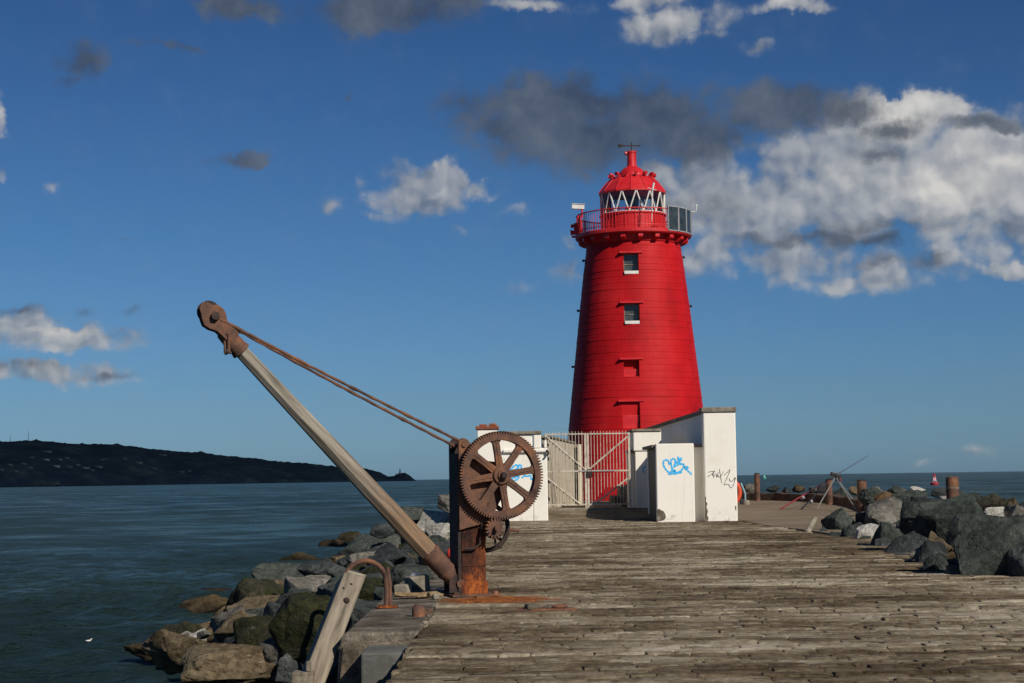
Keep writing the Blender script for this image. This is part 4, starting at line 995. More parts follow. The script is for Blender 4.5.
    hu_, hz_ = pl(357, 335); HK = J1 + U * hu_ + Z_ * hz_
    s = MB(); s.tube([HK + NF * .12 + U * -.03, HK + NF * .13, HK + NF * .13 - Z_ * .25, HK + NF * .13 - Z_ * .27 + U * .03], .022, 8); s.tube([HK + NF * .07 - U * .04, HK + NF * .08 - Z_ * .26 - U * .04], .022, 8)
    s.tube([HK + NF * .13 - Z_ * .25, HK + NF * .08 - Z_ * .27 - U * .04], .026, 8); s.build('shackle', M['rust'], root, smooth=True)
    # tie rods, slightly uneven old bars
    for (off, u1, z1) in ((.09, -.10, 2.16), (-.09, -.14, 2.10)):
        e1 = at(u1, z1, off); e0 = PH + NF * (off * .25 + (.09 if off > 0 else .06)); pts = []; rs = []
        for k in range(41):
            t = k / 40; p = e0.lerp(e1, t); p = p - Z_ * (.02 * math.sin(math.pi * t)) + Z_ * .0025 * math.sin(k * 1.9 + off * 20); pts.append(p); rs.append(.020 + .003 * math.sin(k * 2.3 + off * 7) + (.006 if k % 9 == 4 else 0))
        s = MB(); s.tube(pts, rs, 8); s.build('tie_rod', M['rust'], root, smooth=True)
    # iron around the upper cheeks
    s = MB(); s.tube([at(-.05, 2.05, .235), at(.18, 1.86, .24), at(.36, hz + .06, .24)], .045, 8); s.tube([at(-.08, 1.55, .235), at(.2, 1.62, .24), at(.36, hz - .02, .24)], .04, 8); s.build('stay', M['rust'], root)
crane()

# ------------------------------------------------------------------ timber, landing step and iron by the crane
def landing():
    # ledge of old concrete along the pier's edge; the boat steps are cut into it
    o = MB(); o.prism([(-2.30, -4.2), (-1.06, -4.2), (-1.06, .0), (-1.86, -.012), (-1.92, -.06)], (0, 0, 0), X_, Z_, Y_, 19.3, 63.5)
    led = o.build('edge_ledge', M['concrete_old'], bevel=.03); led['kind'] = 'structure'
    o = MB(); o.prism([(-2.28, -4.2), (-1.055, -4.2), (-1.055, -.10), (-1.86, -.12), (-1.89, -.16)], (0, 0, 0), X_, Z_, Y_, 19.22, 19.297)
    fc = o.build('ledge_face', M['concrete_face'], bevel=.02); fc['kind'] = 'structure'
    q0, q1 = P(366, 647, 18.95), P(402, 647, 18.95)
    o = MB(); o.box2((q0.x, 18.3, -4.2), (-1.06, 19.21, q0.z)); rooted('landing_step', o, M['pale_block'], (q0.x + .2, 18.8, -2.6), 'smooth pale grey concrete block below the ledge, left of the paving corner', 'step', bevel=.02)
landing()
def timber():
    a = P(351, 580, 20.4); b = P(311, 683, 19.2)
    dv = (a - b).normalized(); base = b - dv * ((b.z + 2.9) / dv.z)
    side = dv.cross(Y_).normalized(); side = side if side.x > 0 else -side
    sd = (side * math.cos(R(24)) + Y_ * math.sin(R(24))).normalized(); fr = dv.cross(sd).normalized()
    if fr.y > 0: fr = -fr
    q = Matrix((sd, -fr, dv)).transposed(); ln = (a - base).length
    wood, nt, bs = material('grey_fender_timber'); n = NB(nt); mp = nt.nodes.new('ShaderNodeMapping'); n.put(mp.inputs[0], n.obj()); mp.inputs['Rotation'].default_value = Matrix((sd, -fr, dv)).to_euler()
    g = n.noise(n.scale(mp.outputs[0], (10, 10, .7)), 1.5, 7, .65)
    c = n.ramp(g, (.3, (.075, .060, .042)), (.48, (.19, .155, .112)), (.62, (.27, .225, .165)), (.8, (.34, .29, .22)))
    sep = n.sep(mp.outputs[0]); hh = n.math('SUBTRACT', sep[2], ln)   # distance below the top
    x = n.math('ABSOLUTE', n.math('ADD', sep[0], -.012)); stn = n.math('MULTIPLY', n.mapr(x, .012, .045, 1, 0), n.math('MULTIPLY', n.mapr(hh, -.42, -.46, 0, 1), n.mapr(hh, -.8, -1.3, 1, 0)))
    c = n.mix(n.math('MULTIPLY', stn, .8), c, (.16, .06, .025)); n.put(bs.inputs['Base Color'], c); bs.inputs['Roughness'].default_value = .9; n.L.new(n.bump(g, .8, .012), bs.inputs['Normal'])
    root = empty('fender_timber', base, 'grey weathered timber leaning against the pier edge with a rusty bolt', 'timber')
    mb = MB(); mb.box((base + a) / 2, (.265, .24, ln), q); mb.build('beam', wood, root, bevel=.018)
    mb = MB(); mb.prism([(-.10, -.11), (.135, -.11), (.135, .11), (-.10, .11)], a + dv * .003, sd, -fr, dv, 0, .045); mb.build('end_strip', M['coping'], root, bevel=.01)
    fp = lambda u, t: a + fr * .121 + sd * u - dv * t
    mb = MB(); mb.lathe([(.038, 0), (.038, .02), (.026, .035)], fp(.012, .44), 8, axis=fr); mb.build('bolt', M['rust_dark'], root)
    for u, t in ((-.005, .17), (-.075, .26)):
        mb = MB(); mb.lathe([(.016, -.02), (.016, .004)], fp(u, t), 10, axis=fr); mb.build('bolt_hole', M['black_plastic'], root)
    # stub of a second timber at the foot
    b2 = P(304, 672, 19.0); mb = MB(); mb.box2((b2.x - .13, 18.95, -3.2), (b2.x + .10, 19.2, b2.z)); mb.box2((b2.x + .02, 19.0, b2.z + .003), (b2.x + .07, 19.1, b2.z + .11))
    rooted('timber_stub', mb, wood, (b2.x, 19.05, -2.6), 'broken stub of grey timber at the foot of the leaning timber', 'timber', bevel=.012)
timber()
def hoop():
    d = 22.9; b = P(386, 604, d); b.z = 0.0
    root = empty('ladder_hoop', b, 'curved rusty iron hoop standing on the ledge beside the timber top', 'handrail')
    r_ = .26; pts = [b + Vector((0, 0, -.02)), b + Vector((.012, 0, .20)), b + Vector((.0, -.02, .36))]
    for k in range(1, 12):
        a = math.pi * k / 11; pts.append(b + Vector((-r_ + r_ * math.cos(a), -.05 - .05 * k / 11, .36 + .25 * math.sin(a))))
    pts += [b + Vector((-2 * r_ - .01, -.12, .18)), b + Vector((-2 * r_ - .04, -.14, -.5))]
    mb = MB(); mb.tube(pts, .032, 10); mb.build('hoop_bar', M['rust'], root, smooth=True)
    mb = MB(); mb.tube([b + Vector((.055, .02, -.02)), b + Vector((.05, .02, .30)), b + Vector((.02, .01, .52))], .026, 8); mb.build('second_bar', M['rust'], root, smooth=True)
    mb = MB(); mb.box(b + Vector((.02, 0, .015)), (.26, .14, .03)); mb.build('foot_plate', M['rust_orange'], root)
hoop()
def small_iron():
    b = P(420, 614, 21.4); b.z = 0.0
    root = empty('iron_stub', b, 'short rusty iron stub at the corner of the paving near the crane', 'iron stub')
    mb = MB(); mb.tube([b + Vector((-.01, 0, -.05)), b + Vector((-.015, 0, .09)), b + Vector((.0, 0, .13))], [.085, .085, .06], 12); mb.build('stub', M['rust'], root, smooth=True)
    mb = MB(); mb.box(b + Vector((.08, .0, .045)), (.16, .09, .04), Matrix.Rotation(R(-25), 3, 'Y')); mb.build('strap', M['rust'], root, bevel=.01)
    b = P(541, 609, 22.0); b.z = .01
    root = empty('iron_plate', b, 'broken rusty iron ring plate sunk in the paving in front of the crane', 'ring plate')
    mb = MB(); mb.prism([(-.32, -.1), (.3, -.14), (.46, .05), (.2, .2), (-.25, .16)], b, X_, Y_, Z_, -.05, .022); mb.build('plate', M['rust'], root, bevel=.01)
    mb = MB(); mb.box(b + Vector((-.12, -.02, .04)), (.15, .2, .08), Matrix.Rotation(R(12), 3, 'Z')); mb.box(b + Vector((.10, .0, .035)), (.11, .16, .07), Matrix.Rotation(R(-20), 3, 'Z')); mb.build('lug', M['concrete_old'], root, bevel=.03)
    mb = MB(); pts = [b + Vector((.22 + .1 * math.cos(t * .5), .1 * math.sin(t * .5), .045)) for t in range(13)]; mb.tube(pts, .018, 6); mb.build('ring', M['rust'], root)
    # lump of tan rope and cut stones behind the jib foot
    rope = mottled('old_rope', [(.35, (.15, .10, .05)), (.65, (.33, .24, .14))], 8, .95, .6, .01, 40)
    b = P(417, 594, 24.6); b.z = .0; rnd = random.Random(9); pts = [b + Vector((.36 * math.cos(t * .83) * rnd.uniform(.4, 1) , .16 * math.sin(t * 1.13) * rnd.uniform(.4, 1), .03 + .05 * rnd.random())) for t in range(34)]
    mb = MB(); mb.tube(pts, .022, 6); rooted('rope', mb, rope, b, 'tangle of old tan rope lying at the foot of the jib', 'rope', smooth=True)
    for px, py, w, h, dd, lab, rot in ((417.5, 584.5, .34, .26, 25.6, 'squared pale stone behind the jib foot, the larger of two', 8), (403, 587, .22, .17, 25.2, 'squared brownish stone left of the larger squared one behind the jib', -14), (436, 594, .10, .08, 24.3, 'small pale stone chip against the crane base', 20)):
        b = P(px, py + h * 35, dd); b.z = .0; mb = MB(); q = Matrix.Rotation(R(rot), 3, 'Z') @ Matrix.Rotation(R(-6), 3, 'Y'); mb.box(b + Vector((0, 0, h / 2)), (w, w * .9, h), q)
        rooted('cut_stone', mb, M['coping'], b, lab, 'stone', bevel=.025)
    b = P(415, 575.5, 25.7); mb = MB(); mb.prism([(-.07, -.03), (.02, -.045), (.08, .01), (.01, .05), (-.06, .03)], b, X_, Z_, Y_, -.04, .04)
    rooted('can', mb, plain('crushed_tin', (.6, .58, .6), .3, .8), b, 'crushed shiny can lying on the larger squared stone', 'can', bevel=.012)
    b = P(451, 553.5, 31.5); mb = MB(); mb.lathe([(.03, -.10), (.07, -.06), (.08, 0), (.07, .06), (.03, .10)], b, 12)
    rooted('red_float', mb, plain('float_red', (.6, .05, .03), .4), b, 'small bright red float caught in rocks behind the post', 'float', smooth=True)
small_iron()

# ------------------------------------------------------------------ the boulders
def rock_mesh(seed, npts=13, flat=1.0):
    rnd = random.Random(seed); bm = bmesh.new()
    for i in range(npts):
        while True:
            v = Vector((rnd.uniform(-1, 1), rnd.uniform(-1, 1), rnd.uniform(-1, 1)))
            if 0.8 < v.length < 1.1: break
        bm.verts.new(v)
    r = bmesh.ops.convex_hull(bm, input=bm.verts)
    bmesh.ops.delete(bm, geom=[v for v in bm.verts if not v.link_faces], context='VERTS')
    bmesh.ops.dissolve_limit(bm, angle_limit=R(20), verts=bm.verts, edges=bm.edges)
    bmesh.ops.bevel(bm, geom=list(bm.edges), offset=rnd.uniform(.03, .06), segments=1, affect='EDGES', clamp_overlap=True)
    bmesh.ops.triangulate(bm, faces=bm.faces)
    for lim in (.5, .26, .14):
        bmesh.ops.subdivide_edges(bm, edges=[e for e in bm.edges if e.calc_length() > lim], cuts=1, use_grid_fill=True)
        bmesh.ops.triangulate(bm, faces=bm.faces)
    bmesh.ops.smooth_vert(bm, verts=bm.verts, factor=0.12, use_axis_x=True, use_axis_y=True, use_axis_z=True)
    bm.normal_update()
    o = Vector((seed * 3.7, seed * 1.3, 0))
    for v in bm.verts:
        d_, _ = mnoise.voronoi(v.co * 1.25 + o); e_, _ = mnoise.voronoi(v.co * 3.0 + o)
        k = -max(0, .18 - (d_[1] - d_[0])) * .22 - max(0, .16 - (e_[1] - e_[0])) * .12
        k += mnoise.noise(v.co * 1.3 + o) * 0.07 + mnoise.noise(v.co * 4.1 + o) * 0.035 + mnoise.noise(v.co * 11 + o) * 0.018
        v.co += v.normal * k
    mn = Vector([min(v.co[i] for v in bm.verts) for i in range(3)]); mx = Vector([max(v.co[i] for v in bm.verts) for i in range(3)])
    for v in bm.verts: v.co = Vector([(v.co[i] - (mn[i] + mx[i]) / 2) / (mx[i] - mn[i]) for i in range(3)])
    me = bpy.data.meshes.new('boulder'); bm.to_mesh(me); bm.free()
    me.polygons.foreach_set('use_smooth', [True] * len(me.polygons)); me.set_sharp_from_angle(angle=R(28))
    return me
ROCK_MESHES = [rock_mesh(i, 10 + i % 6 + (9 if i % 2 else 0)) for i in range(24)]
ROCKS = []          # object, colour, side
def boulder(c, size, colour, side, seed, rz=None, tilt=8, label=None):
    rnd = random.Random(seed)
    me = ROCK_MESHES[seed % len(ROCK_MESHES)]
    if not me.materials: me.materials.append(ROCK['dark grey'])
    o = bpy.data.objects.new('boulder', me); COL.objects.link(o)
    o.location = c; o.scale = size
    o.rotation_euler = (R(rnd.uniform(-tilt, tilt)), R(rnd.uniform(-tilt, tilt)), R(rnd.uniform(0, 360) if rz is None else rz))
    o.material_slots[0].link = 'OBJECT'; o.material_slots[0].material = ROCK[colour]
    if label: o['label'] = label
    o['category'] = 'rock'; o['kind'] = 'thing'; o['group'] = 'boulders on the left bank' if side == 'left' else 'boulders on the right bank'
    ROCKS.append((o, colour, side)); return o
def left_hit(px, py, hpx):
    v = ray(px, py); d = 24.0
    while d < 130:
        p = EYE + v * (d / v.y)
        if p.z <= slope_left(p.x) + .30 * hpx * d / F or p.z < SEA - .4: return p
        d += .15
    return P(px, py, 60)
G, K, MO, PA, TA, BR, SP = 'dark grey-green', 'dark grey', 'mossy dark', 'pale grey', 'tan', 'rusty brown', 'grey speckled'
LEFT = [(150, 634, 54, 26, TA), (186, 650, 84, 44, TA), (150, 653, 50, 22, TA), (231, 666, 90, 44, TA), (208, 614, 66, 34, TA), (228, 628, 40, 42, SP), (262, 640, 54, 46, MO),
        (258, 606, 66, 52, MO), (305, 628, 66, 66, MO), (224, 600, 46, 24, G), (282, 586, 56, 44, G), (301, 567, 54, 30, K), (331, 552, 30, 24, BR), (353, 545, 34, 26, MO), (373, 553, 56, 36, G),
        (398, 562, 54, 38, K), (311, 593, 22, 18, PA), (328, 580, 54, 40, K), (395, 548, 40, 18, PA), (434, 529, 42, 36, PA), (421, 533, 24, 22, PA), (441, 535, 32, 26, PA), (413, 515, 22, 18, G), (450, 505, 22, 20, SP), (430, 549, 36, 22, G),
        (372, 580, 50, 40, K), (345, 600, 44, 40, G), (292, 662, 50, 40, K), (262, 672, 44, 26, TA), (280, 618, 36, 30, K), (325, 660, 50, 50, K), (240, 650, 40, 30, K), (410, 582, 50, 34, G), (440, 565, 44, 34, K), (365, 565, 30, 24, SP),
        (345, 563, 32, 22, K), (382, 531, 24, 14, K), (400, 526, 20, 14, G), (300, 600, 30, 24, MO), (318, 610, 40, 30, K), (275, 650, 30, 26, SP), (160, 625, 28, 14, TA), (140, 645, 26, 12, TA), (447, 553, 34, 22, K), (203, 633, 40, 22, TA), (250, 585, 30, 16, G), (398, 600, 44, 30, G), (360, 620, 40, 40, K)]
for i, (px, py, w, h, col) in enumerate(LEFT):
    p = left_hit(px, py, h); s_ = p.y / F; W_, H_ = w * s_ * 1.06, h * s_ * 1.08
    boulder(p, (W_, (W_ + H_) * .52, H_), col, 'left', 39 if i == 3 else i * 7 + 3, rz=random.Random(i).choice((0, 180)) + random.Random(i + 50).uniform(-14, 14), tilt=9)
rnd = random.Random(21); placed = [(o.location.x, o.location.y, max(o.scale.x, o.scale.y) / 2) for o, _, s in ROCKS]
tries = 0; cnt = 0
while cnt < 95 and tries < 4000:
    tries += 1; y = rnd.uniform(30, 103) if rnd.random() < .8 else rnd.uniform(28, 45); lf = float(left_foot(y)); x = rnd.uniform(lf + .3, -2.3); s_ = rnd.uniform(.7, 1.7)
    if any((x - a) ** 2 + (y - b) ** 2 < ((s_ / 2 + c) * .74) ** 2 for a, b, c in placed): continue
    if y < 44 and x < lf + 1.2: s_ *= .7
    if slope_left(x) < -2.35: continue
    z = slope_left(x) + .12
    low = z < -1.7
    col = rnd.choice((TA, TA, BR, MO)) if low else rnd.choice((G, K, G, K, MO, SP, TA))
    boulder((x, y, z), (s_, s_ * rnd.uniform(.7, 1.05), s_ * rnd.uniform(.5, .8)), col, 'left', rnd.randrange(9999), tilt=14); placed.append((x, y, s_ / 2)); cnt += 1

cnt = tries = 0
while cnt < 60 and tries < 4000:
    tries += 1; y = rnd.uniform(33, 80); lf = float(left_foot(y)); x = rnd.uniform(lf + .8, -2.2); s_ = rnd.uniform(.32, .62)
    if slope_left(x) < -2.3 or any((x - a) ** 2 + (y - b) ** 2 < (c * .75) ** 2 for a, b, c in placed): continue
    boulder((x, y, slope_left(x) + .22), (s_, s_ * rnd.uniform(.7, 1.05), s_ * rnd.uniform(.55, .85)), rnd.choice((G, K, SP, TA, BR, MO, PA, K)), 'left', rnd.randrange(9999), tilt=18); placed.append((x, y, s_ / 2)); cnt += 1

RIGHT = [(943, 521, 86, 44, 37.5, G), (992, 546, 76, 62, 28.6, G), (1032, 537, 40, 44, 30.5, K), (988, 505, 36, 22, 45, MO), (993, 512.5, 24, 12, 41, PA), (943, 545, 34, 26, 33.0, TA), (889, 541, 34, 36, 40.5, G), (908, 547, 44, 28, 36.5, K), (930, 556, 34, 30, 32.5, K),
         (891, 513, 50, 28, 51, SP), (886, 497, 22, 11, 58, BR), (909, 497, 36, 14, 54, G), (839, 522, 34, 26, 52, G), (851, 537, 24, 22, 46.5, K), (867, 537, 24, 25, 45, PA), (889, 529, 28, 14, 46, SP), (868, 520, 26, 22, 52, K), (822, 533, 22, 12, 50.5, K), (872, 495, 26, 13, 64, G), (1014, 516, 30, 22, 41, SP),
         (1005, 507, 30, 16, 46, TA), (926, 504, 30, 14, 48, K), (960, 500, 30, 16, 50, G), (1028, 510, 30, 18, 45, G), (905, 560, 30, 14, 35.5, K), (950, 500, 20, 9, 56, PA), (880, 550, 24, 16, 41, SP), (856, 528, 18, 12, 50, G), (855, 491, 12, 8, 78, TA), (838, 491, 16, 7, 84, G), (799, 489, 13, 7, 96, TA), (773, 489, 13, 7, 97, G), (749, 489, 15, 10, 97, SP),
         (1040, 560, 60, 50, 28.0, K), (975, 497, 20, 9, 60, G), (918, 489.5, 16, 6, 75, PA), (897, 489.5, 18, 7, 76, G), (876, 489.5, 14, 6, 80, SP), (940, 491, 18, 7, 70, K), (965, 566, 34, 18, 29.3, K), (815, 490, 12, 7, 93, K), (787, 490, 10, 6, 96, K), (822, 488, 10, 8, 90, K), (938, 563, 30, 18, 30.2, G), (922, 552, 26, 16, 33.5, SP), (900, 553, 22, 14, 36.8, G), (884, 545, 20, 14, 40, K), (862, 542, 18, 12, 44.5, G), (836, 537, 16, 10, 48, K), (957, 571, 22, 12, 28.6, SP), (918, 528, 40, 24, 42, G), (965, 532, 34, 26, 36, G)]
for i, (px, py, w, h, d, col) in enumerate(RIGHT):
    p = P(px, py, d); s_ = d / F; W_, H_ = w * s_ * 1.05, h * s_ * 1.08
    ground = slope_right(p.x, p.y) - .15; bot = p.z - H_ / 2; top = p.z + H_ / 2
    if bot > ground + .02 and top - ground < 2.4 * W_: bot = max(ground, bot - .55 * H_)
    boulder((p.x, p.y, (top + bot) / 2), (W_, max(W_, H_) * .8, top - bot), col, 'right', i * 11 + 5, rz=random.Random(i + 9).choice((0, 180)) + random.Random(i + 70).uniform(-14, 14), tilt=8)
placed = [(o.location.x, o.location.y, max(o.scale.x, o.scale.y) / 2) for o, _, s in ROCKS if s == 'right']
cnt = tries = 0
while cnt < 92 and tries < 5000:
    tries += 1; y = rnd.uniform(21, 96); e = float(edge_right(y)); x = e + rnd.uniform(.5, 7.5); s_ = rnd.uniform(.8, 1.8)
    if y > 80: x += .6
    if y < 62 and x - e < .9: continue
    if any((x - a) ** 2 + (y - b) ** 2 < ((s_ / 2 + c) * .78) ** 2 for a, b, c in placed): continue
    z = slope_right(x, y) + .05
    zmax = 0.9 if y < 60 else .35 + gz(y)
    h = min(s_ * rnd.uniform(.5, .75), 1.2)
    if z + h / 2 > zmax: z = zmax - h / 2
    boulder((x, y, z), (s_, s_ * rnd.uniform(.75, 1.05), h), rnd.choice((G, K, G, K, SP, SP, TA, BR, PA)) if rnd.random() < .8 else G, 'right', rnd.randrange(9999), tilt=12); placed.append((x, y, s_ / 2)); cnt += 1

# every boulder's label: colour, size, row on its bank and its place in that row
ORD = ['first', 'second', 'third', 'fourth', 'fifth', 'sixth', 'seventh', 'eighth', 'ninth', 'tenth', 'eleventh', 'twelfth', 'thirteenth', 'fourteenth', 'fifteenth', 'sixteenth', 'seventeenth', 'eighteenth', 'nineteenth', 'twentieth'] + ['twenty-' + w for w in ('first', 'second', 'third', 'fourth', 'fifth', 'sixth', 'seventh', 'eighth', 'ninth')]
def label_rocks():
    rows = {}
    for o, col, side in ROCKS:
        px, py = proj(o.location); x, y, z = o.location
        if side == 'left':
            row = 'at left waterline' if z < -1.9 else 'low on left bank' if z < -1.35 else 'midway up left bank' if z < -.8 else 'high on left bank'
        else:
            t = x - float(edge_right(y)); row = 'beside right paving edge' if t < 1.4 and y < 60 else 'on right bank crest' if y < 62 else 'behind the apron kerb'
        rows.setdefault((col, row), []).append((px, py, o))
    for (col, row), lst in rows.items():
        lst.sort(key=lambda q: (round(q[0], 1), q[1])); n = len(lst)
        for i, (px, py, o) in enumerate(lst):
            sz = 'large' if max(o.scale) > 1.5 else 'small' if max(o.scale) < .9 else 'mid-sized'
            if o.get('label'): continue
            pos = '' if n == 1 else ', leftmost of its colour' if i == 0 else ', rightmost of its colour' if i == n - 1 else f', {ORD[i]} of its colour from left'
            o['label'] = f'{sz} {col} boulder {row}{pos}'
label_rocks()

# ------------------------------------------------------------------ the apron: kerb, posts, rods, lifebuoy
def kerb():
    line = [(13.05, 63.5), (13.75, 67.5), (14.35, 72), (14.75, 77), (14.8, 81), (14.35, 84.5), (13.2, 87.6), (11.5, 89.4), (9.2, 90.6), (8.2, 91)]
    fine = []
    for i in range(len(line) - 1):
        for k in range(4): fine.append(Vector(line[i]).lerp(Vector(line[i + 1]), k / 4))
    fine.append(Vector(line[-1])); rnd = random.Random(5); mb = MB(); vs = []
    for i, p in enumerate(fine):
        t = (fine[min(i + 1, len(fine) - 1)] - fine[max(i - 1, 0)]).normalized(); nn = Vector((t.y, -t.x)); w = .22; h = gz(p.y) + .36 + rnd.gauss(0, .015) + (.05 if i % 4 == 0 else 0)
        for s, z in ((-w, -.4), (-w, h), (w, h), (w, -.4)):
            q = p + nn * s; vs.append((q.x, q.y, z))
    n = len(fine); fs = [(i * 4 + k, i * 4 + (k + 1) % 4, i * 4 + 4 + (k + 1) % 4, i * 4 + 4 + k) for i in range(n - 1) for k in range(4)] + [(0, 1, 2, 3), ((n - 1) * 4 + 3, (n - 1) * 4 + 2, (n - 1) * 4 + 1, (n - 1) * 4)]
    mb.add(vs, fs); rooted('kerb_wall', mb, M['kerb'], (13.5, 70, .1), 'low brown kerb wall curving round the concrete apron', 'kerb', bevel=.03)
kerb()
POSTS = [(757.5, 474, 498, 5.4, 87.3, 'rusty post standing left of the fishing rods, on the far side of the apron'), (829.5, 480, 502.5, 6.2, 79.2, 'rusty post right behind the fishing rod tripod'), (862.5, 481, 510, 9.4, 69.3, 'rusty post just right of the fishing rod tripod'), (953, 478.5, 503, 12.6, 49.0, 'thick rusty post with a pale ring rising behind the large boulder')]
for i, (px, y0, y1, wpx, d, lab) in enumerate(POSTS):
    b = P(px, y1, d); tz = P(px, y0, d).z; r_ = wpx / 2 * d / F
    if i < 3: b.z = gz(d) - .05
    else: b.z = -.2
    root = empty('mooring_post', b, lab, 'post', 'rusty posts round the end of the pier'); h = tz - b.z
    mb = MB(); n = 24; pr = [(r_, 0), (r_, h * .82), (r_ * 1.01, h * .83), (r_ * 1.01, h - .03), (r_ * .93, h)]
    mb.lathe(pr, b, n); mb.build('shaft', M['rust'], root, smooth=True)
    mb = MB(); mb.lathe([(r_ * .98, h + .003), (r_ * .98, h + .035), (r_ * .8, h + .05)], b, n); mb.build('cap', M['rust_dark'] if i != 3 else M['rust'], root, smooth=True)
    if i == 3:
        mb = MB(); mb.lathe([(r_ * 1.03, h * .83), (r_ * 1.045, h * .845), (r_ * 1.03, h * .86)], b, n); mb.build('pale_ring', M['coping'], root, smooth=True)
def tripod():
    d = 75.0; ap = P(835.5, 475.5, d); g = gz(d) + .015
    root = empty('rod_tripod', (ap.x, d, g), 'fishing rod tripod with pale legs standing on the apron by the kerb', 'tripod')
    pale = plain('pale_alloy', (.19, .19, .18), .6, .1)
    for (px, dd) in ((817, 73.9), (855.5, 72.3), (858.5, 74.6)):
        f = P(px, 505, dd); f.z = gz(dd) + .02; mb = MB(); mb.tube([ap - Z_ * .06, f], [.03, .024], 6); mb.tube([f + Z_ * .02, f - Z_ * .01], .045, 8); mb.build('leg', pale, root)
    mb = MB(); mb.box(ap + Vector((0, 0, .03)), (.42, .26, .16), Matrix.Rotation(R(14), 3, 'Y')); mb.box(ap + Vector((.1, -.05, -.1)), (.2, .2, .3)); mb.build('rod_rest', M['black_plastic'], root, bevel=.03)
    mb = MB(); mb.box(ap + Vector((.14, -.08, -.18)), (.16, .1, .16)); mb.build('clip', plain('clip_red', (.45, .04, .035)), root, bevel=.02)
    # rods leaning on the rest
    def rod(px, py, dd, tip, col, lab, red):
        b = P(px, py, dd); b.z = gz(dd) + .03; t = P(*tip); r = empty('fishing_rod', b, lab, 'fishing rod', 'fishing rods leaning on the tripod'); dv = (t - b); L = dv.length; dv.normalize()
        mb = MB(); mb.tube([b, b + dv * (L * .28)], [.034, .030], 8); mb.build('handle', col, r)
        mb = MB(); mb.tube([b + dv * (L * .27), b + dv * (L * .6), t], [.022, .018, .009], 6); mb.build('blank', M['black_plastic'] if not red else plain('rod_dark_red', (.05, .018, .02)), r)
        q = b + dv * (L * .24) - Z_ * .08; mb = MB(); mb.lathe([(.05, -.06), (.085, -.05), (.06, 0), (.085, .05), (.05, .06)], q, 12, axis=dv); mb.tube([q, q + Vector((.1, -.08, -.03))], .014, 6); mb.build('reel', M['iron_grey'], r)
    rod(780.5, 508.5, 73.5, (868.5, 455.5, 77), plain('rod_red', (.22, .02, .03)), 'fishing rod with long red handle leaning low on the tripod', True)
    rod(801.5, 510.5, 73.0, (838.5, 472, 76), M['black_plastic'], 'dark fishing rod with black handle leaning steeply on the tripod', False)
    q = P(824, 488, 82); mb = MB(); mb.prism([(-.3, -.2), (.28, -.2), (.32, .02), (.1, .22), (-.18, .2), (-.32, .0)], q, X_, Z_, Y_, -.2, .2)
    rooted('holdall', mb, M['black_plastic'], q - Z_ * .2, 'dark holdall lying on the kerb wall behind the tripod', 'bag', bevel=.06)
tripod()
def lifebuoy():
    d = 82.0; b = P(741.5, 496.5, d); b.z = gz(d) + .012
    root = empty('lifebuoy_stand', b, 'orange-red lifebuoy on a dark stand peeping out behind the tall white wall', 'lifebuoy')
    mb = MB(); mb.box(b + Vector((.05, .05, .12)), (.24, .3, .24)); mb.tube([b + Vector((.05, .05, .1)), b + Vector((.0, .06, 1.05))], .05, 8); mb.build('stand', M['black_plastic'], root, bevel=.02)
    c = b + Vector((-.50, -.05, .56)); rr = .42
    mb = MB(); pts = [c + Vector((rr * math.cos(2 * math.pi * k / 32), 0, rr * 1.25 * math.sin(2 * math.pi * k / 32))) for k in range(33)]; mb.tube(pts, .105, 12, False); mb.build('ring', plain('buoy_orange', (.62, .085, .03), .45), root, smooth=True)
    mb = MB(); mb.tube([c + Vector((.47, -.06, .42)), c + Vector((.56, -.08, .20)), c + Vector((.66, -.06, -.05)), c + Vector((.66, -.04, -.42))], .035, 6); mb.build('rope', plain('rope_blue', (.28, .46, .55), .8), root, smooth=True)
    q = P(746.3, 496, 81); q.z = gz(81); mb = MB(); mb.lathe([(.16, 0), (.15, .16), (.11, .22), (.0, .24)], q, 10); rooted('marker_stone', mb, M['coping'], q, 'small tan stone on the apron right of the lifebuoy', 'stone', smooth=True)
    # tilted stake at the corner of the apron
    a = P(808, 526, 50.8); e = P(814.5, 519, 51.3); a.z = .0; mb = MB(); dv = (e - a).normalized(); mb.tube([a - dv * .1, e + dv * .05], [.09, .08], 8)
    rooted('stake', mb, M['coping'], a, 'short pale stake tilting at the corner where paving meets the apron', 'stake', bevel=.01)
    mb = MB(); q = P(626, 505, 70.5); 
lifebuoy()
# rubble blocks in the gateway's corner
for i, (px, py, w, h, dd, mat, lab) in enumerate([(625, 492, .55, .55, 73, 'coping', 'pale broken block heaped inside the gate, topmost'), (618, 500, .6, .34, 72, 'concrete_old', 'dark broken block heaped inside the gate, left and lower'), (629, 503, .5, .4, 71.6, 'concrete_old', 'dark broken block heaped inside the gate, right and lower')]):
    b = P(px, py, dd); mb = MB(); q = Matrix.Rotation(R(20 * i + 9), 3, 'Z') @ Matrix.Rotation(R(7), 3, 'X'); b.z = max(b.z, .42 + h / 2); mb.box(b, (w, w * .8, h), q)
    if i == 0: mb.box(Vector((b.x, b.y, (b.z - h / 2 + .42) / 2)), (.4, .4, max(.05, b.z - h / 2 - .42)))
    rooted('rubble_block', mb, M[mat], b - Z_ * (h / 2), lab, 'rubble', group='broken blocks inside the gate', bevel=.04)

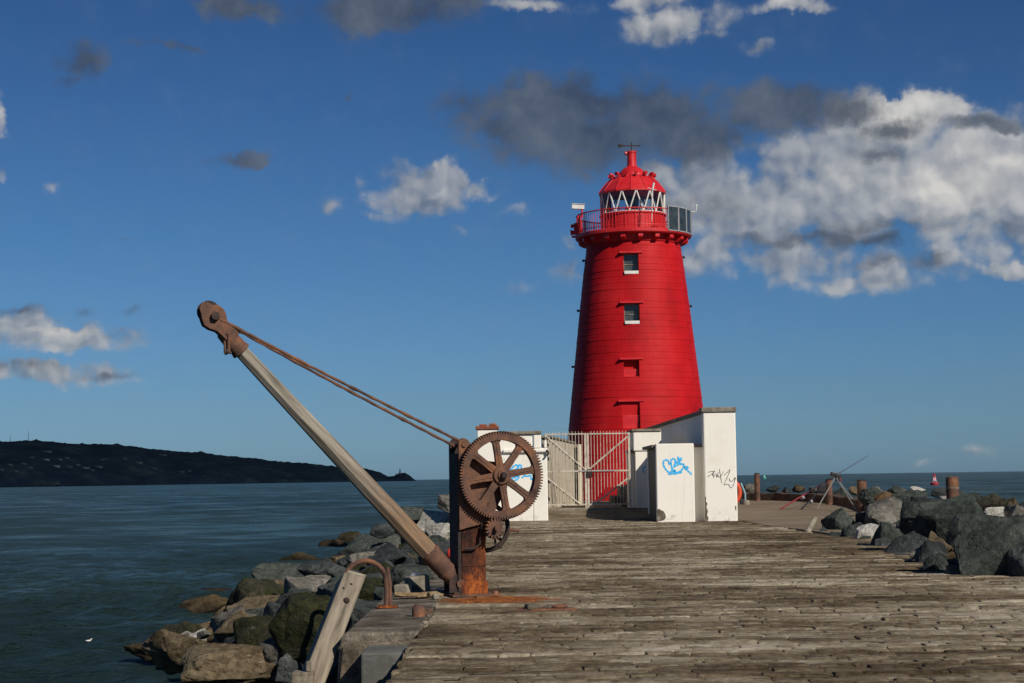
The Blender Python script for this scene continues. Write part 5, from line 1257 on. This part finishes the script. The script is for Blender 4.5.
# ------------------------------------------------------------------ out on the water and across the bay
def buoy(px, py, hpx, d, col, lab, name):
    b = P(px, py, d); b.z = SEA; h = hpx * d / F
    root = empty('navigation_buoy', b, lab, 'buoy'); c = plain(name, col, .45); c2 = plain(name + '_pale', tuple(min(1, x + .35) for x in col), .5)
    mb = MB(); mb.lathe([(.30 * h, -.05 * h), (.36 * h, .05 * h), (.36 * h, .20 * h), (.28 * h, .24 * h)], b, 20); mb.build('float', c, root, smooth=True)
    mb = MB()
    for k in range(4):
        a = math.pi / 4 + k * math.pi / 2; mb.tube([b + Vector((.22 * h * math.cos(a), .22 * h * math.sin(a), .24 * h)), b + Vector((.10 * h * math.cos(a), .10 * h * math.sin(a), .78 * h))], .022 * h, 6)
    mb.lathe([(.16 * h, .38 * h), (.14 * h, .62 * h)], b, 10); mb.build('tower', c2, root)
    mb = MB(); mb.lathe([(.13 * h, .74 * h), (.13 * h, .88 * h), (.05 * h, .92 * h), (.05 * h, 1.0 * h)], b, 12); mb.build('top_mark', c, root)
buoy(934.5, 484.8, 11.5, 590, (.36, .035, .05), 'red navigation buoy floating on the sea at right', 'buoy_red')
buoy(764.5, 478.9, 5.2, 1750, (.03, .42, .25), 'small green navigation buoy far out near the horizon', 'buoy_green')
def gull():
    b = P(88.5, 637.5, 47.5); b.z = SEA + .03
    root = empty('gull', b, 'small white gull floating on the water at lower left', 'gull')
    mb = MB(); mb.tube([b + Vector((-.2, 0, .08)), b + Vector((-.1, 0, .07)), b + Vector((.03, 0, .06)), b + Vector((.13, 0, .09)), b + Vector((.17, 0, .17)), b + Vector((.21, 0, .19)), b + Vector((.27, 0, .18))], [.012, .05, .075, .055, .036, .036, .008], 10)
    mb.v = [b + (v - b) * .40 for v in mb.v]; mb.build('body', plain('feather_white', (.75, .74, .7), .7), root, smooth=True)
gull()
HOUSES = [(47, 452, 10, 'l'), (46, 459.7, 7, 'w'), (59.6, 459.7, 6, 'l'), (67, 458.3, 4, 'l'), (10, 465, 5, 'l'), (24, 464, 5, 'l'), (2, 470, 4, 'l'), (55.7, 466.3, 9, 'w'), (68, 466.9, 10, 'd'), (77.7, 465, 5, 'l'), (84, 467.9, 12, 'l'), (98.6, 467, 8, 'l'), (92, 470.2, 5, 'd'), (30, 467.7, 6, 'd'), (16, 471, 3, 'l'), (32, 458, 4, 'd'), (125, 459.3, 4, 'd'), (138.7, 463, 8, 'l'), (102.5, 460, 4, 'd'), (163, 455.3, 8, 'd'), (155, 469, 4, 'd'), (181.6, 472, 6, 'd'), (189.5, 471.4, 4, 'd'), (56, 483.4, 6, 'd')]
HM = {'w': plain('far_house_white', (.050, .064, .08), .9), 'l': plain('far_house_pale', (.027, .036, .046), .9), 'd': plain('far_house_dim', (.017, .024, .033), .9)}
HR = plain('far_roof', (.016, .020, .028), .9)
hs = sorted(HOUSES); upper = [h for h in hs if h[1] < 463.5]; lower = [h for h in hs if h[1] >= 463.5]
for rowname, lst in (('upper', upper), ('lower', lower)):
    for i, (px, py, w, k) in enumerate(lst):
        p = on_hill(px, py)
        if p is None: continue
        W_ = w * p.y / F * .9; H_ = 1.3 * p.y / F
        tone = {'w': 'white', 'l': 'pale', 'd': 'dim grey'}[k]
        root = empty('house', p - Z_ * 2, f'{"wide" if w > 7 else "small"} {tone} house in the {rowname} row on the headland, {ORD[i] if i else "first"} from the left', 'house', 'houses on the headland')
        mb = MB(); mb.box(p + Z_ * (H_ / 2 - 2), (W_, 9, H_ + 2)); mb.build('wall', HM[k], root)
        mb = MB(); mb.prism([(-5.2, 0), (5.2, 0), (0, H_ * .25)], p + Z_ * (H_ - .98), Y_, Z_, X_, -W_ / 2 - .4, W_ / 2 + .4); mb.build('roof', HR, root)
for px, y0, y1, lab in ((10.2, 434.5, 442, 'thin radio mast on the headland top, the left one'), (28.4, 431, 442, 'thin radio mast on the headland top, the right and taller one')):
    d = hill_dist(px) + 900; a, b = P(px, y1 + 2, d), P(px, y0, d); b.x = a.x; mb = MB(); mb.tube([a, a.lerp(b, .6), b], [.85, .6, .35], 6)
    for t in (.35, .65): mb.tube([a.lerp(b, t) - X_ * 1.3, a.lerp(b, t) + X_ * 1.3], .35, 5)
    rooted('radio_mast', mb, HM['d'], a, lab, 'mast')
def far_light():
    d = hill_dist(400) + 250; b = P(400, 474.3, d); t = P(400, 468.6, d); h = t.z - b.z; b.z -= 2
    root = empty('far_lighthouse', b, 'tiny pale lighthouse on the tip of the distant headland', 'lighthouse'); h += 2
    mb = MB(); mb.lathe([(2.6, 0), (2.1, h * .62), (2.8, h * .63), (2.8, h * .67)], b, 16); mb.build('tower', HM['l'], root)
    mb = MB(); mb.lathe([(1.7, h * .67), (1.7, h * .86), (1.9, h * .87), (.3, h), (.1, h * 1.08)], b, 12); mb.build('lantern', HM['d'], root)
    mb = MB(); mb.box(b + Vector((-9, 2, 1.6)), (12, 8, 5)); mb.build('keepers_building', HM['l'], root)
far_light()
